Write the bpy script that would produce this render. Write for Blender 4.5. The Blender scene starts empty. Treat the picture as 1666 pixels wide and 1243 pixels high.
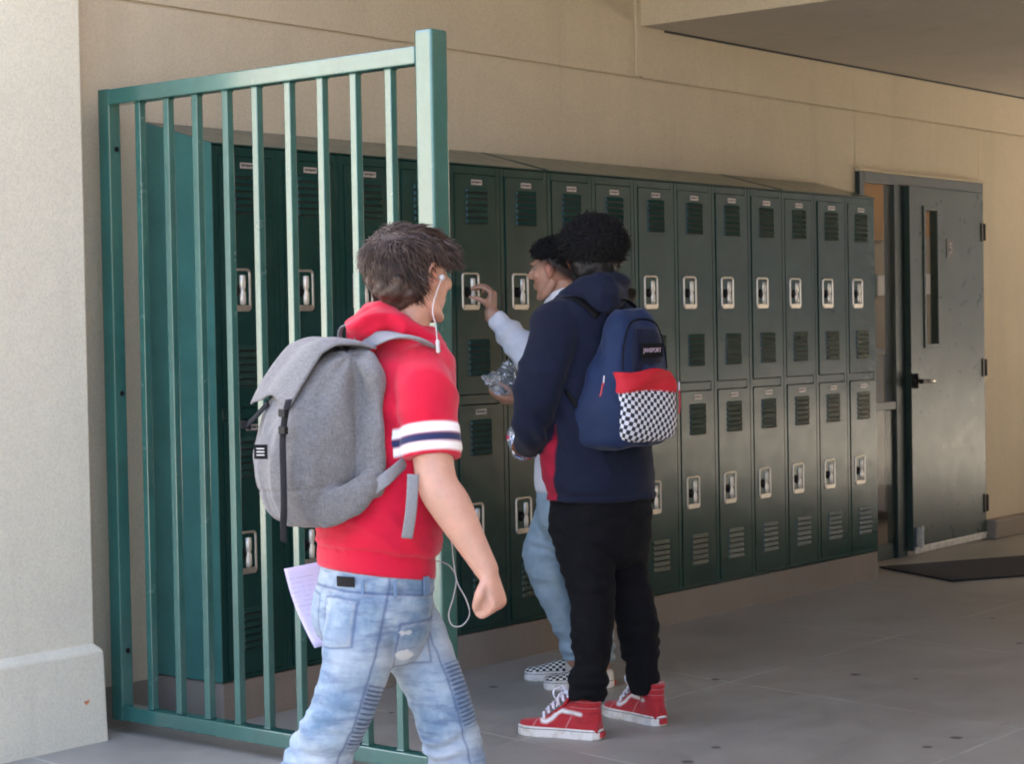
import bpy, bmesh, math, random
import numpy as np
from mathutils import Vector, Matrix, noise
R = math.radians
S = bpy.context.scene
COL = S.collection

# ------------------------------------------------------------------ camera, world, sun, exposure
CP = Vector((-4.5002, -4.9724, 1.3315)); YAW, PIT, ROL, FPX = 0.88545, -0.02695, -0.0177, 3183.8
PW, PH = 1666.0, 1243.0
def cam_axes():
    cy, sy, cp, sp = math.cos(YAW), math.sin(YAW), math.cos(PIT), math.sin(PIT)
    f = Vector((sy*cp, cy*cp, sp)); r = Vector((cy, -sy, 0)); u = r.cross(f)
    cr, sr = math.cos(ROL), math.sin(ROL)
    return cr*r+sr*u, -sr*r+cr*u, f
CR, CU, CF = cam_axes()
cd = bpy.data.cameras.new('camera'); cam = bpy.data.objects.new('camera', cd); COL.objects.link(cam)
cam.matrix_world = Matrix(((CR.x, CU.x, -CF.x, CP.x), (CR.y, CU.y, -CF.y, CP.y), (CR.z, CU.z, -CF.z, CP.z), (0, 0, 0, 1)))
cd.sensor_width = 36; cd.lens = FPX/PW*36; cd.clip_start = 0.05; cd.clip_end = 500
cd.dof.use_dof = True; cd.dof.focus_distance = 6.2; cd.dof.aperture_fstop = 9
S.camera = cam
SUN_EL, SUN_AZ = R(50), R(38)          # azimuth measured from +Y towards +X
w = bpy.data.worlds.new('World'); S.world = w; w.use_nodes = True
nt = w.node_tree; bg = nt.nodes['Background']
sky = nt.nodes.new('ShaderNodeTexSky'); sky.sky_type = 'NISHITA'; sky.sun_disc = False
sky.sun_elevation = SUN_EL; sky.sun_rotation = SUN_AZ
sky.air_density = 0.7; sky.dust_density = 5.0; sky.ozone_density = 0.6
nt.links.new(sky.outputs[0], bg.inputs[0]); bg.inputs[1].default_value = 0.12
sd = bpy.data.lights.new('sun', 'SUN'); sd.energy = 3.6; sd.angle = R(0.5); sd.color = (1, .94, .85)
so = bpy.data.objects.new('sun', sd); COL.objects.link(so)
sdir = Vector((math.sin(SUN_AZ)*math.cos(SUN_EL), math.cos(SUN_AZ)*math.cos(SUN_EL), math.sin(SUN_EL)))
so.rotation_euler = sdir.to_track_quat('Z', 'Y').to_euler(); so.location = (0, 10, 12)
S.view_settings.view_transform = 'Standard'; S.view_settings.look = 'None'
S.view_settings.exposure = 3.5; S.view_settings.gamma = 1
S.cycles.filter_width = 1.9
S.cycles.use_denoising = True
S.cycles.max_bounces = 8; S.cycles.diffuse_bounces = 5

def at(x, y, d):
    """point seen at pixel (x, y) of the 1666 px wide photograph, d metres in front of the camera"""
    return CP + d*(CF + ((x-PW/2)/FPX)*CR - ((y-PH/2)/FPX)*CU)
RT = Vector((math.cos(YAW), -math.sin(YAW), 0)); AW = Vector((math.sin(YAW), math.cos(YAW), 0)); UP = Vector((0, 0, 1))

# ------------------------------------------------------------------ materials
def new_mat(name):
    m = bpy.data.materials.new(name); m.use_nodes = True
    return m, m.node_tree, m.node_tree.nodes['Principled BSDF']
def N(nt, t, **kw):
    n = nt.nodes.new(t)
    for k, v in kw.items():
        if hasattr(n, k): setattr(n, k, v)
    return n
def ramp(nt, fac, stops, interp='LINEAR'):
    n = nt.nodes.new('ShaderNodeValToRGB'); n.color_ramp.interpolation = interp
    el = n.color_ramp.elements
    while len(el) < len(stops): el.new(0.5)
    for e, (p, c) in zip(el, stops):
        e.position = p; e.color = (c, c, c, 1) if not hasattr(c, '__len__') else (*c, 1)
    nt.links.new(fac, n.inputs[0]); return n.outputs[0]
def noise_tex(nt, scale, detail=4, rough=.5, vec=None, dist=0):
    n = nt.nodes.new('ShaderNodeTexNoise'); n.inputs['Scale'].default_value = scale
    n.inputs['Detail'].default_value = detail; n.inputs['Roughness'].default_value = rough; n.inputs['Distortion'].default_value = dist
    if vec is None:
        g = nt.nodes.new('ShaderNodeNewGeometry'); vec = g.outputs['Position']
    nt.links.new(vec, n.inputs['Vector']); return n.outputs['Fac']
def objvec(nt, sc=(1, 1, 1), which='Object'):
    t = nt.nodes.new('ShaderNodeTexCoord'); m = nt.nodes.new('ShaderNodeMapping'); m.inputs['Scale'].default_value = sc
    nt.links.new(t.outputs[which], m.inputs[0]); return m.outputs[0]
def mixc(nt, fac, a, b, mode='MIX'):
    n = nt.nodes.new('ShaderNodeMix'); n.data_type = 'RGBA'; n.blend_type = mode
    for s, v in ((n.inputs[0], fac), (n.inputs[6], a), (n.inputs[7], b)):
        if hasattr(v, 'is_output'): nt.links.new(v, s)
        elif hasattr(v, '__len__'): s.default_value = (*v[:3], 1)
        else: s.default_value = v
    return n.outputs[2]
def mth(nt, op, a, b=None, c=None):
    n = nt.nodes.new('ShaderNodeMath'); n.operation = op
    for s, v in zip(n.inputs, (a, b, c)):
        if v is None: continue
        if hasattr(v, 'is_output'): nt.links.new(v, s)
        else: s.default_value = v
    return n.outputs[0]
def bump(nt, h, strength, dist, bsdf, prev=None):
    b = nt.nodes.new('ShaderNodeBump'); b.inputs['Strength'].default_value = strength; b.inputs['Distance'].default_value = dist
    nt.links.new(h, b.inputs['Height'])
    if prev: nt.links.new(prev, b.inputs['Normal'])
    nt.links.new(b.outputs[0], bsdf.inputs['Normal']); return b.outputs[0]
def attr(nt, name):
    a = nt.nodes.new('ShaderNodeAttribute'); a.attribute_name = name; return a.outputs['Fac']
def simple(name, col, rough=.6, metal=0, var=.0, scale=20, bmp=0, bscale=200, coat=0, spec=None):
    m, nt, b = new_mat(name)
    b.inputs['Base Color'].default_value = (*col, 1); b.inputs['Roughness'].default_value = rough; b.inputs['Metallic'].default_value = metal
    if spec is not None: b.inputs['Specular IOR Level'].default_value = spec
    if coat: b.inputs['Coat Weight'].default_value = coat
    if var:
        f = noise_tex(nt, scale, 5, .6)
        c = mixc(nt, ramp(nt, f, [(.3, 0.), (.7, 1.)]), tuple(v*(1-var) for v in col), tuple(min(1, v*(1+var)) for v in col))
        nt.links.new(c, b.inputs['Base Color'])
    if bmp: bump(nt, noise_tex(nt, bscale, 3), bmp, .002, b)
    return m
def stucco(name, col, dirt=.12):
    m, nt, b = new_mat(name)
    big = noise_tex(nt, 1.3, 5, .6); mid = noise_tex(nt, 9, 4, .6); fine = noise_tex(nt, 120, 3, .6)
    c = mixc(nt, ramp(nt, big, [(.3, 0.), (.7, 1.)]), tuple(v*(1-dirt) for v in col), col)
    c = mixc(nt, ramp(nt, mid, [(.35, 0.), (.75, .25)]), c, tuple(v*.8 for v in col))
    c = mixc(nt, ramp(nt, fine, [(.3, .35), (.6, 0.)]), c, tuple(v*.6 for v in col))
    st = nt.nodes.new('ShaderNodeMapping'); st.inputs['Scale'].default_value = (5, 5, .45); g0 = nt.nodes.new('ShaderNodeNewGeometry'); nt.links.new(g0.outputs['Position'], st.inputs[0])
    c = mixc(nt, ramp(nt, noise_tex(nt, 1.0, 5, .65, st.outputs[0]), [(.52, 0.), (.74, .30)]), c, tuple(v*.62 for v in col))
    nt.links.new(c, b.inputs['Base Color']); b.inputs['Roughness'].default_value = .85
    v = nt.nodes.new('ShaderNodeTexVoronoi'); v.inputs['Scale'].default_value = 210
    g = nt.nodes.new('ShaderNodeNewGeometry'); nt.links.new(g.outputs['Position'], v.inputs['Vector'])
    h = mth(nt, 'ADD', mth(nt, 'MULTIPLY', v.outputs['Distance'], .6), mth(nt, 'MULTIPLY', noise_tex(nt, 120, 4, .65), 1.3))
    bump(nt, h, .42, .005, b)
    return m
M = {}
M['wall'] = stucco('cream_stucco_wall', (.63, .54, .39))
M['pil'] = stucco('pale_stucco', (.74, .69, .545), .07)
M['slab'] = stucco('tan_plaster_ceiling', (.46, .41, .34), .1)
M['plinth'] = stucco('brown_concrete', (.29, .245, .20), .25)
def paint(name, col, rough=.28, dents=.25, spec=.5, coat=0):
    m, nt, b = new_mat(name); b.inputs['Coat Weight'].default_value = coat; b.inputs['Coat Roughness'].default_value = .18; b.inputs['Coat IOR'].default_value = 1.6
    f = noise_tex(nt, 6, 6, .65)
    c = mixc(nt, ramp(nt, f, [(.35, 0.), (.7, 1.)]), tuple(v*.86 for v in col), tuple(v*1.12 for v in col))
    sc = noise_tex(nt, 55, 6, .75)
    chips = ramp(nt, sc, [(.745, 0.), (.76, 1.)])
    c = mixc(nt, mth(nt, 'MULTIPLY', chips, .15), c, (.10, .085, .07))
    nt.links.new(c, b.inputs['Base Color'])
    nt.links.new(mth(nt, 'ADD', mth(nt, 'MULTIPLY', noise_tex(nt, 14, 4, .6), .18), rough-.09), b.inputs['Roughness'])
    b.inputs['Specular IOR Level'].default_value = spec
    p = bump(nt, noise_tex(nt, 4.5, 2, .4), dents, .02, b)
    sm_ = ramp(nt, noise_tex(nt, 2.6, 6, .75, None, .8), [(.50, 0.), (.72, .30)])
    c = mixc(nt, sm_, c, tuple(min(1, v*1.6+.012) for v in col)); nt.links.new(c, b.inputs['Base Color'])
    bump(nt, noise_tex(nt, 260, 2, .5), .10, .001, b, p)
    return m
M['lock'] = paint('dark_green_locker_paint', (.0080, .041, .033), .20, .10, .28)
M['locklit'] = paint('skylit_locker_side_paint', (.048, .170, .145), .42, .12, .5)  # locker green lightened to teal: skylight on the end panel painted in
M['gate'] = paint('green_gate_paint', (.026, .118, .098), .24, .05, .8, .9)
M['door'] = paint('grey_green_door_paint', (.034, .054, .042), .30, .12, .28)
M['frame'] = paint('dark_frame_paint', (.016, .032, .032), .4, .05)
M['steel'] = simple('worn_steel', (.46, .42, .36), .36, .75, .12, 60, .15, 300)
M['chrome'] = simple('bright_steel', (.80, .74, .63), .34, .45, .06, 90)
M['black'] = simple('black_plastic', (.005, .005, .006), .6, spec=.15)
M['dark'] = simple('gap_shade', (.006, .010, .009), .7)  # near black, painted where gaps and openings would lie in shade
M['plate'] = simple('name_plate', (.42, .38, .36), .4, .3, .25, 120)
M['ink'] = simple('dark_ink', (.03, .03, .03), .6)
M['alu'] = simple('scuffed_aluminium', (.55, .54, .51), .38, .7, .25, 30)
M['brass'] = simple('dark_bronze', (.05, .042, .034), .4, .6)
M['white'] = simple('white_paint', (.72, .70, .66), .5)
M['glass'], nt, b = new_mat('window_glass')
b.inputs['Base Color'].default_value = (.95, .97, .96, 1); b.inputs['Roughness'].default_value = .02; b.inputs['Transmission Weight'].default_value = 1; b.inputs['IOR'].default_value = 1.1
M['mat'] = simple('rubber_mat', (.014, .011, .014), .85, 0, .3, 90, .6, 160)

def floor_mat():
    m, nt, b = new_mat('worn_concrete_floor')
    g = nt.nodes.new('ShaderNodeNewGeometry'); P = g.outputs['Position']
    big = noise_tex(nt, .9, 6, .62); mid = noise_tex(nt, 5, 6, .65); fine = noise_tex(nt, 160, 4, .7)
    c = mixc(nt, ramp(nt, big, [(.32, 0.), (.68, 1.)]), (.29, .265, .22), (.41, .395, .35))
    c = mixc(nt, ramp(nt, mid, [(.38, .35), (.62, 0.)]), c, (.20, .175, .145))
    c = mixc(nt, ramp(nt, fine, [(.3, .30), (.7, 0.)]), c, (.15, .14, .13))
    # scuffs: long thin stretched noise
    mp = nt.nodes.new('ShaderNodeMapping'); mp.inputs['Rotation'].default_value = (0, 0, .6); mp.inputs['Scale'].default_value = (2, 22, 1)
    nt.links.new(P, mp.inputs[0])
    c = mixc(nt, ramp(nt, noise_tex(nt, 2, 5, .6, mp.outputs[0]), [(.60, 0.), (.72, .35)]), c, (.16, .15, .14))
    # saw-cut joints with pale dust in them; the slabs are laid slightly skew
    sx = nt.nodes.new('ShaderNodeSeparateXYZ'); nt.links.new(P, sx.inputs[0])
    wob = mth(nt, 'MULTIPLY', mth(nt, 'SUBTRACT', noise_tex(nt, 7, 3), .5), .018)
    u = mth(nt, 'ADD', mth(nt, 'SUBTRACT', sx.outputs[0], mth(nt, 'MULTIPLY', sx.outputs[1], .148)), wob)
    v = mth(nt, 'ADD', sx.outputs[1], wob)
    du = mth(nt, 'ABSOLUTE', mth(nt, 'SUBTRACT', mth(nt, 'MODULO', mth(nt, 'ADD', u, 20*1.245-.53+.62), 1.245), .62+.0))
    dv = mth(nt, 'ABSOLUTE', mth(nt, 'SUBTRACT', mth(nt, 'MODULO', mth(nt, 'ADD', v, 20*1.245+.985+.62), 1.245), .62))
    d = mth(nt, 'MINIMUM', du, dv)
    brk = ramp(nt, noise_tex(nt, 3.2, 4), [(.42, 0.), (.58, 1.)])
    j = ramp(nt, d, [(.0020, 1.), (.0070, 0.)])
    c = mixc(nt, mth(nt, 'MULTIPLY', j, mth(nt, 'ADD', mth(nt, 'MULTIPLY', brk, .40), .10)), c, (.62, .60, .56))
    spots = [(.648, -1.568, .020), (.428, -1.609, .022), (2.022, -1.293, .022), (1.201, -2.119, .024), (1.026, -2.106, .020), (3.029, -1.495, .020), (1.644, -.912, .018), (1.061, -.311, .02), (2.066, -1.524, .012), (.483, -.329, .014), (-.2, -2.5, .02), (.1, -2.0, .015), (2.5, -2.4, .02), (3.6, -1.1, .018)]
    acc = None
    for (x, y, r) in spots:
        dn = nt.nodes.new('ShaderNodeVectorMath'); dn.operation = 'DISTANCE'; nt.links.new(P, dn.inputs[0]); dn.inputs[1].default_value = (x, y, 0)
        q = mth(nt, 'DIVIDE', mth(nt, 'ADD', dn.outputs['Value'], mth(nt, 'MULTIPLY', wob, .9)), r)
        acc = q if acc is None else mth(nt, 'MINIMUM', acc, q)
    c = mixc(nt, ramp(nt, acc, [(.72, .9), (1.0, 0.)]), c, (.045, .04, .04))
    nt.links.new(c, b.inputs['Base Color'])
    nt.links.new(ramp(nt, mid, [(.3, .42), (.7, .62)]), b.inputs['Roughness'])
    h = mth(nt, 'SUBTRACT', mth(nt, 'ADD', mth(nt, 'MULTIPLY', fine, .25), mth(nt, 'MULTIPLY', noise_tex(nt, 40, 4), .5)), mth(nt, 'MULTIPLY', j, .8))
    bump(nt, h, .35, .003, b)
    return m
M['floor'] = floor_mat()
M['yard'] = simple('sunny_paving', (.42, .38, .31), .8, 0, .12, 2)

# ------------------------------------------------------------------ mesh helpers
class MB:
    def __init__(s): s.v = []; s.f = []; s.m = []
    def add(s, vs, fs, mi=0):
        o = len(s.v); s.v += [tuple(v) for v in vs]; s.f += [tuple(i+o for i in f) for f in fs]; s.m += [mi]*len(fs)
    def box(s, x0, x1, y0, y1, z0, z1, mi=0):
        vs = [(x, y, z) for x in (x0, x1) for y in (y0, y1) for z in (z0, z1)]
        s.add(vs, [(0, 1, 3, 2), (4, 6, 7, 5), (0, 4, 5, 1), (2, 3, 7, 6), (0, 2, 6, 4), (1, 5, 7, 3)], mi)
    def prism(s, pts, vec, mi=0):
        n = len(pts); vec = Vector(vec); a = [Vector(p) for p in pts]
        s.add(a+[p+vec for p in a], [tuple(range(n))[::-1], tuple(range(n, 2*n))]+[(i, (i+1) % n, n+(i+1) % n, n+i) for i in range(n)], mi)
    def rings(s, rings, mi=0, cap=True, closed=True):
        n = len(rings[0]); vs = [p for r in rings for p in r]; fs = []
        for k in range(len(rings)-1):
            for i in range(n if closed else n-1):
                j = (i+1) % n; fs.append((k*n+i, k*n+j, (k+1)*n+j, (k+1)*n+i))
        if cap and closed: fs += [tuple(range(n))[::-1], tuple(range((len(rings)-1)*n, len(rings)*n))]
        s.add(vs, fs, mi)
    def tube(s, pts, rad, n=8, mi=0, flat=None, up=None):
        pts = [Vector(p) for p in pts]; k = len(pts)
        if not hasattr(rad, '__len__'): rad = [rad]*k
        rs = []; prev = None
        for i, p in enumerate(pts):
            t = (pts[min(i+1, k-1)]-pts[max(i-1, 0)]).normalized()
            a = (Vector(up) if up is not None else (prev if prev is not None else Vector((0, 0, 1)) if abs(t.z) < .9 else Vector((1, 0, 0))))
            b = t.cross(a); b = b.normalized() if b.length > 1e-6 else Vector((1, 0, 0)); a = b.cross(t); prev = a
            fl = flat if flat else 1
            rs.append([p+rad[i]*(math.cos(q)*b + fl*math.sin(q)*a) for q in [2*math.pi*j/n for j in range(n)]])
        s.rings(rs, mi)
    def build(s, name, mats, parent=None, smooth=False, bevel=0, world_to=None):
        me = bpy.data.meshes.new(name); me.from_pydata(s.v, [], s.f)
        mats = mats if isinstance(mats, (list, tuple)) else [mats]
        for m in mats: me.materials.append(m)
        me.polygons.foreach_set('material_index', s.m)
        bm = bmesh.new(); bm.from_mesh(me); bmesh.ops.recalc_face_normals(bm, faces=bm.faces); bm.to_mesh(me); bm.free()
        if smooth: me.polygons.foreach_set('use_smooth', [True]*len(me.polygons))
        o = bpy.data.objects.new(name, me); COL.objects.link(o)
        if bevel:
            b = o.modifiers.new('b', 'BEVEL'); b.width = bevel; b.segments = 2; b.limit_method = 'ANGLE'; b.harden_normals = False
        if parent is not None: setpar(o, parent)
        return o
def setpar(o, p):
    """parent; the mesh was written in world coordinates"""
    o.parent = p; o.matrix_parent_inverse = wm(p).inverted()
def wm(p):
    m = p.matrix_basis.copy()
    return m if p.parent is None else wm(p.parent) @ p.matrix_parent_inverse @ m
def empty(name, loc, label, cat, group=None):
    o = bpy.data.objects.new(name, None); COL.objects.link(o); o.location = loc; o.empty_display_size = .1
    return tag(o, label, cat, group)
def tag(o, label=None, cat=None, group=None, kind=None):
    if label: o['label'] = label
    if cat: o['category'] = cat
    if group: o['group'] = group
    if kind: o['kind'] = kind
    return o
def copy_tree(o, parent=None):
    c = o.copy(); COL.objects.link(c)
    if parent is not None: c.parent = parent
    for ch in [x for x in CHILD.get(o.name, [])]: copy_tree(ch, c)
    return c
CHILD = {}

# ------------------------------------------------------------------ setting
D = 0.353
mb = MB(); mb.box(-1.6, 11.5, -7.2, D+.03, -.3, 0); tag(mb.build('floor', M['floor']), kind='structure')
mb = MB(); mb.box(-60, 60, -60, 60, -.5, -.012); tag(mb.build('ground', M['yard']), kind='structure')
mb = MB(); mb.box(-60, -1.6, -60, 0.9, -.3, 0)
mb.box(-1.6, 11.5, -60, -7.2, -.3, 0); tag(mb.build('pavement', M['floor']), kind='structure')

# long wall with the doorway cut out (X 5.011-6.52, up to 2.165); scored joint at 2.497, upper part 3 mm back
wb = MB(); T = D+.22
DX0, DX1, DZ = 5.011, 6.52, 2.165
wb.box(-.86, DX0, D, T, .125, 2.490); wb.box(DX0, DX1, D, T, DZ, 2.490); wb.box(DX1, 11.5, D, T, .0, 2.490)
wb.box(-.86, 3.0, D, T, 2.498, 9); wb.box(3.012, 11.5, D, T, 2.498, 9)
wb.box(-.86, 11.5, D+.012, T-.01, 2.47, 2.52); wb.box(2.98, 3.03, D+.010, T-.01, 2.5, 5.9)
wall = wb.build('stucco_wall', M['wall'], bevel=.003); tag(wall, 'long cream stucco wall with a thin scored joint running behind the lockers', 'wall')
mb = MB(); mb.box(-.86, DX0-.01, D+.002, T-.02, .0, .125); mb.build('wall_base', M['plinth'], wall)
mb = MB(); mb.box(DX1+.012, 11.5, D-.085, D, 0, .118); mb.build('curb', M['plinth'], wall, bevel=.012)
# pale corner bead strip at the end of the soffit
mb = MB(); mb.box(2.960, 3.006, D-.013, D+.02, 2.502, 5.5); mb.build('corner_bead', M['wall'], wall, bevel=.002)
# pilaster
mb = MB(); mb.box(-.86, -.405, .172, D+.05, .29, 9, 0)
mb.rings([[(-.88, .130, -.01), (-.388, .130, -.01), (-.388, D+.05, -.01), (-.88, D+.05, -.01)],
          [(-.88, .140, .300), (-.392, .140, .300), (-.392, D+.05, .300), (-.88, D+.05, .300)],
          [(-.88, .174, .322), (-.408, .174, .322), (-.408, D+.05, .322), (-.88, D+.05, .322)]])
pil = mb.build('pilaster', M['pil'], bevel=.008); tag(pil, 'pale stucco pilaster with a thicker base at the left edge of the picture', 'pillar')
mb = MB(); pc = at(129, 1154, 6.27)
mb.prism([(-.475+dx, .1318, pc.z+dz) for dx, dz in ((-.010, .004), (.012, .006), (.008, -.003), (-.002, -.008))], (0, .006, 0))
mb.build('chip', simple('rusty_chip', (.55, .2, .1), .8), pil)
# dropped soffit slab and the rest of the roof
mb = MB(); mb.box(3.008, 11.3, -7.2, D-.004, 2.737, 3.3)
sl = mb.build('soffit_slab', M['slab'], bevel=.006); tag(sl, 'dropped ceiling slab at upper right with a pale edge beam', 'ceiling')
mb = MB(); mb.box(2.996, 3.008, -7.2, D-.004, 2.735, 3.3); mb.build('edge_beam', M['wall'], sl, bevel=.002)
mb = MB(); mb.box(3.20, 11, D-.012, D-.002, 2.728, 2.737); mb.build('shade_strip', M['dark'], sl)  # solid dark strip painted in as the shade line under the slab
mb = MB(); mb.box(-.2, 11.3, -7.2, D-.004, 3.3, 3.5); tag(mb.build('walkway_roof', M['slab']), 'high plaster roof over the walkway, above the picture', 'roof')
mb = MB(); mb.box(-.86, 11.5, T, 9, 8.7, 9.0); tag(mb.build('building_roof', M['wall']), 'flat roof of the school building behind the wall', 'roof')
# unseen wall added across the walkway (outside the picture, it shades the place and is mirrored in the paint)
mb = MB(); mb.box(-3.7, 11.5, -7.6, -7.2, 0, 7.2); tag(mb.build('shading_wall', stucco('brown_stucco', (.22, .17, .115))), 'brown stucco wall added across the walkway for shade, outside the picture', 'wall')
mb = MB(); mb.box(-.86, -.66, T, 9, 0, 8.7); mb.box(11.3, 11.5, T, 9, 0, 8.7); mb.box(-.66, 7.8, 4.6, 4.8, 0, 2.1); mb.box(-.66, 11.3, 4.6, 4.8, 2.9, 8.7)
tag(mb.build('rear_wall', M['wall']), 'rear and end walls of the school building around the classroom', 'wall')

mb = MB(); mb.box(-26, -15, 2, 34, 0, 8); tag(mb.build('reflected_block', stucco('far_cream_stucco', (.42, .405, .37))), 'cream block added out of view to the left, mirrored in the gate bars', 'building')  # added out of view so the gate bars mirror a bright face
mb = MB(); mb.box(30, 34, -60, 40, 0, 15); tag(mb.build('sky_blocker', M['slab']), 'tall tan block added far beyond the walkway, out of view, hiding low sky', 'building')  # added to keep blue sky out of the door and louvre reflections
# ------------------------------------------------------------------ lockers
LB, LH, LW = .1435, 1.83, .305
mb = MB(); mb.box(.0, 15*LW, .004, D, -.01, LB-.004)
o = mb.build('locker_plinth', M['plinth'], bevel=.006); tag(o, 'low brown concrete plinth under the row of lockers', 'plinth')
mb = MB()
zt = LB+LH+.002
mb.prism([(-.002, -.004, zt), (-.002, -.004, zt+.006), (-.002, D, zt+.105), (-.002, D, zt)], (15*LW+.006, 0, 0))
o = mb.build('sloping_cover', [M['lock']], bevel=.002); tag(o, 'sloping green sheet metal cover along the whole row of lockers', 'cover')
for sx in (1.83, 3.66):
    mb2 = MB(); mb2.prism([(sx, -.0055, zt+.004), (sx, -.0055, zt+.0085), (sx, D-.004, zt+.1052), (sx, D-.004, zt+.10)], (.006, 0, 0)); mb2.build('seam_strip', M['lock'], o)
# the first locker, built at X = 0; all parts in world coordinates
def door_z(k): return (LB+.892+.044, LB+LH-.034) if k else (LB+.018, LB+.892)
def make_locker():
    root = empty('locker', (0, 0, 0), 'x', 'locker', 'green two tier lockers in a row along the wall')
    kids = []
    fr = MB(); s = .026
    fr.box(0.0008, s, 0, .330, LB, LB+LH); fr.box(LW-s, LW-.0008, 0, .330, LB, LB+LH)
    fr.box(s, LW-s, 0, .330, LB+LH-.032, LB+LH-.0005); fr.box(s, LW-s, 0, .330, LB+.0005, LB+.016)
    fr.box(s, LW-s, .001, .330, LB+.895, LB+.933)
    fr.box(s, LW-s, .024, .030, LB+.016, LB+LH-.032, 1)  # dark sheet stands in for the shaded inside behind the doors
    f = fr.build('frame', [M['lock'], M['dark']], root, bevel=.0018); kids.append(f)
    for k in (1, 0):
        z0, z1 = door_z(k); x0, x1 = s+.003, LW-s-.003
        d = MB(); 
        # door skin with folded edge and punched louvres
        d.box(x0, x1, -.003, .018, z0, z1)
        vents = ((1.747, 1.892), (1.150, 1.297)) if k else ((.838, .981), (.244, .389))
        for (v0, v1) in vents:
            n = 6; p = (v1-v0)/n
            for i in range(n):
                a = v0+i*p+.003; c = a+p*.80; lx0, lx1 = .094, .226
                d.add([(lx0, -.0032, a), (lx1, -.0032, a), (lx1, -.0032, c), (lx0, -.0032, c), (lx0+.005, -.0105, a+.002), (lx1-.005, -.0105, a+.002), (lx1-.004, -.0045, c-.001), (lx0+.004, -.0045, c-.001)],
                      [(4, 5, 6, 7), (0, 1, 5, 4), (0, 4, 7, 3), (1, 2, 6, 5), (2, 3, 7, 6)], 0)
                d.box(lx0+.003, lx1-.003, -.0036, -.0030, a-.0045, a+.001, 1)  # dark strip painted on as the shaded slot under the louvre
        dr = d.build('door', [M['lock'], M['dark']], root, bevel=.0016); kids.append(dr)
        sub = []
        zc = 1.483 if k else .5785
        lm = MB(); cx = .1135; hw, hh = .052, .0745
        def rr(hw, hh, r, y, n=4):
            out = []
            for (sx_, sz_, a0) in ((1, 1, 0), (-1, 1, 90), (-1, -1, 180), (1, -1, 270)):
                for i in range(n+1):
                    a = R(a0+90*i/n); out.append((cx+sx_*(hw-r)+r*math.cos(a), y, zc+sz_*(hh-r)+r*math.sin(a)))
            return out
        lm.rings([rr(hw, hh, .016, -.0032), rr(hw-.002, hh-.002, .015, -.0075), rr(hw-.007, hh-.007, .012, -.0075), rr(hw-.0135, hh-.0135, .009, .004), rr(hw-.014, hh-.014, .008, .016)], 0, cap=False)
        lm.add([(cx-hw+.012, .0165, zc-hh+.012), (cx+hw-.012, .0165, zc-hh+.012), (cx+hw-.012, .0165, zc+hh-.012), (cx-hw+.012, .0165, zc+hh-.012)], [(0, 1, 2, 3)], 0)
        lm.box(cx-hw+.010, cx+hw-.010, -.0085, -.0040, zc-hh+.002, zc-hh+.022, 0)
        la = lm.build('latch', [M['steel'], M['dark']], dr, smooth=False); sub.append(la)
        # curved bright pull
        pm = MB()
        pm.tube([(cx+.013, -.001, zc+z) for z in (.052, .050, .030, .008, .004, -.002, -.008, -.030, -.050, -.052)], [.004, .0120, .0125, .0120, .0100, .0095, .0120, .0125, .0120, .004], 14)
        sub.append(pm.build('pull', M['chrome'], dr, smooth=True))
        km = MB(); km.tube([(cx-.018, .014, zc-.003), (cx-.018, -.006, zc-.003), (cx-.018, -.0125, zc-.003)], [.026, .020, .010], 16)
        km.box(cx-.037, cx-.005, -.002, .015, zc+.034, zc+.056); km.box(cx-.036, cx+.03, .0, .015, zc-.062, zc-.056)
        sub.append(km.build('lock_cylinder', M['black'], dr, smooth=False))
        pl = MB(); zz = 1.912 if k else 1.010
        pl.box(.128, .192, -.0050, -.0030, zz-.011, zz+.009)
        for i, (q, ww) in enumerate(((.132, .006), (.140, .008), (.150, .005), (.157, .009), (.168, .006), (.176, .010))):
            pl.box(q, q+ww, -.0056, -.0049, zz-.005+.001*(i % 3), zz+.004-.001*(i % 2), 1)
        sub.append(pl.build('number_plate', [M['plate'], M['ink']], dr))
        CHILD[dr.name] = sub
    CHILD[root.name] = kids
    return root
LL = ['first locker from the left, seen between the gate bars', 'second locker from the left, seen between the gate bars', 'third locker from the left, half hidden by the boy in red',
      'fourth locker from the left, behind the thick gate post', 'fifth locker, whose combination the boy in white is turning', 'sixth locker, in front of the face of the boy in white',
      'seventh locker, hidden behind the two boys heads', 'eighth locker, hidden behind the boy with curly black hair', 'ninth locker, just right of the curly haired boy and his blue backpack',
      'locker with the seventh column from the door, brownish reflections below its upper latch', 'sixth locker counting from the right end of the row', 'fifth locker counting from the right end of the row',
      'fourth locker counting from the right end of the row', 'third locker counting from the right end of the row', 'second locker counting from the right end of the row']
LL = [ 'leftmost green locker, first column behind the gate bars', 'green locker, second column from the left behind the gate bars', 'green locker, third column, half hidden by the boy in red',
      'green locker, fourth column, behind the thick gate post', 'green locker whose dial the boy in white is turning', 'green locker right behind the face of the boy in white',
      'green locker mostly hidden behind the head of the boy in white', 'green locker mostly hidden behind the curly haired boy', 'green locker just right of the curly haired boy, seventh from the door end',
      'green locker sixth from the door end, first with both doors clear of the blue backpack', 'green locker fifth from the door end', 'green locker fourth from the door end',
      'green locker third from the door end', 'green locker second from the door end', 'last green locker at the right end, next to the glass strip and door']
lock0 = make_locker(); rl = random.Random(21)
for i in range(15):
    o = lock0 if i == 0 else copy_tree(lock0)
    o.location = (i*LW, 0, 0); o['label'] = LL[i]
    for ch in o.children:
        if ch.name.startswith('door'): ch.rotation_euler = (R(rl.uniform(-.10, .10)), 0, R(rl.uniform(-.28, .10)))
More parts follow.
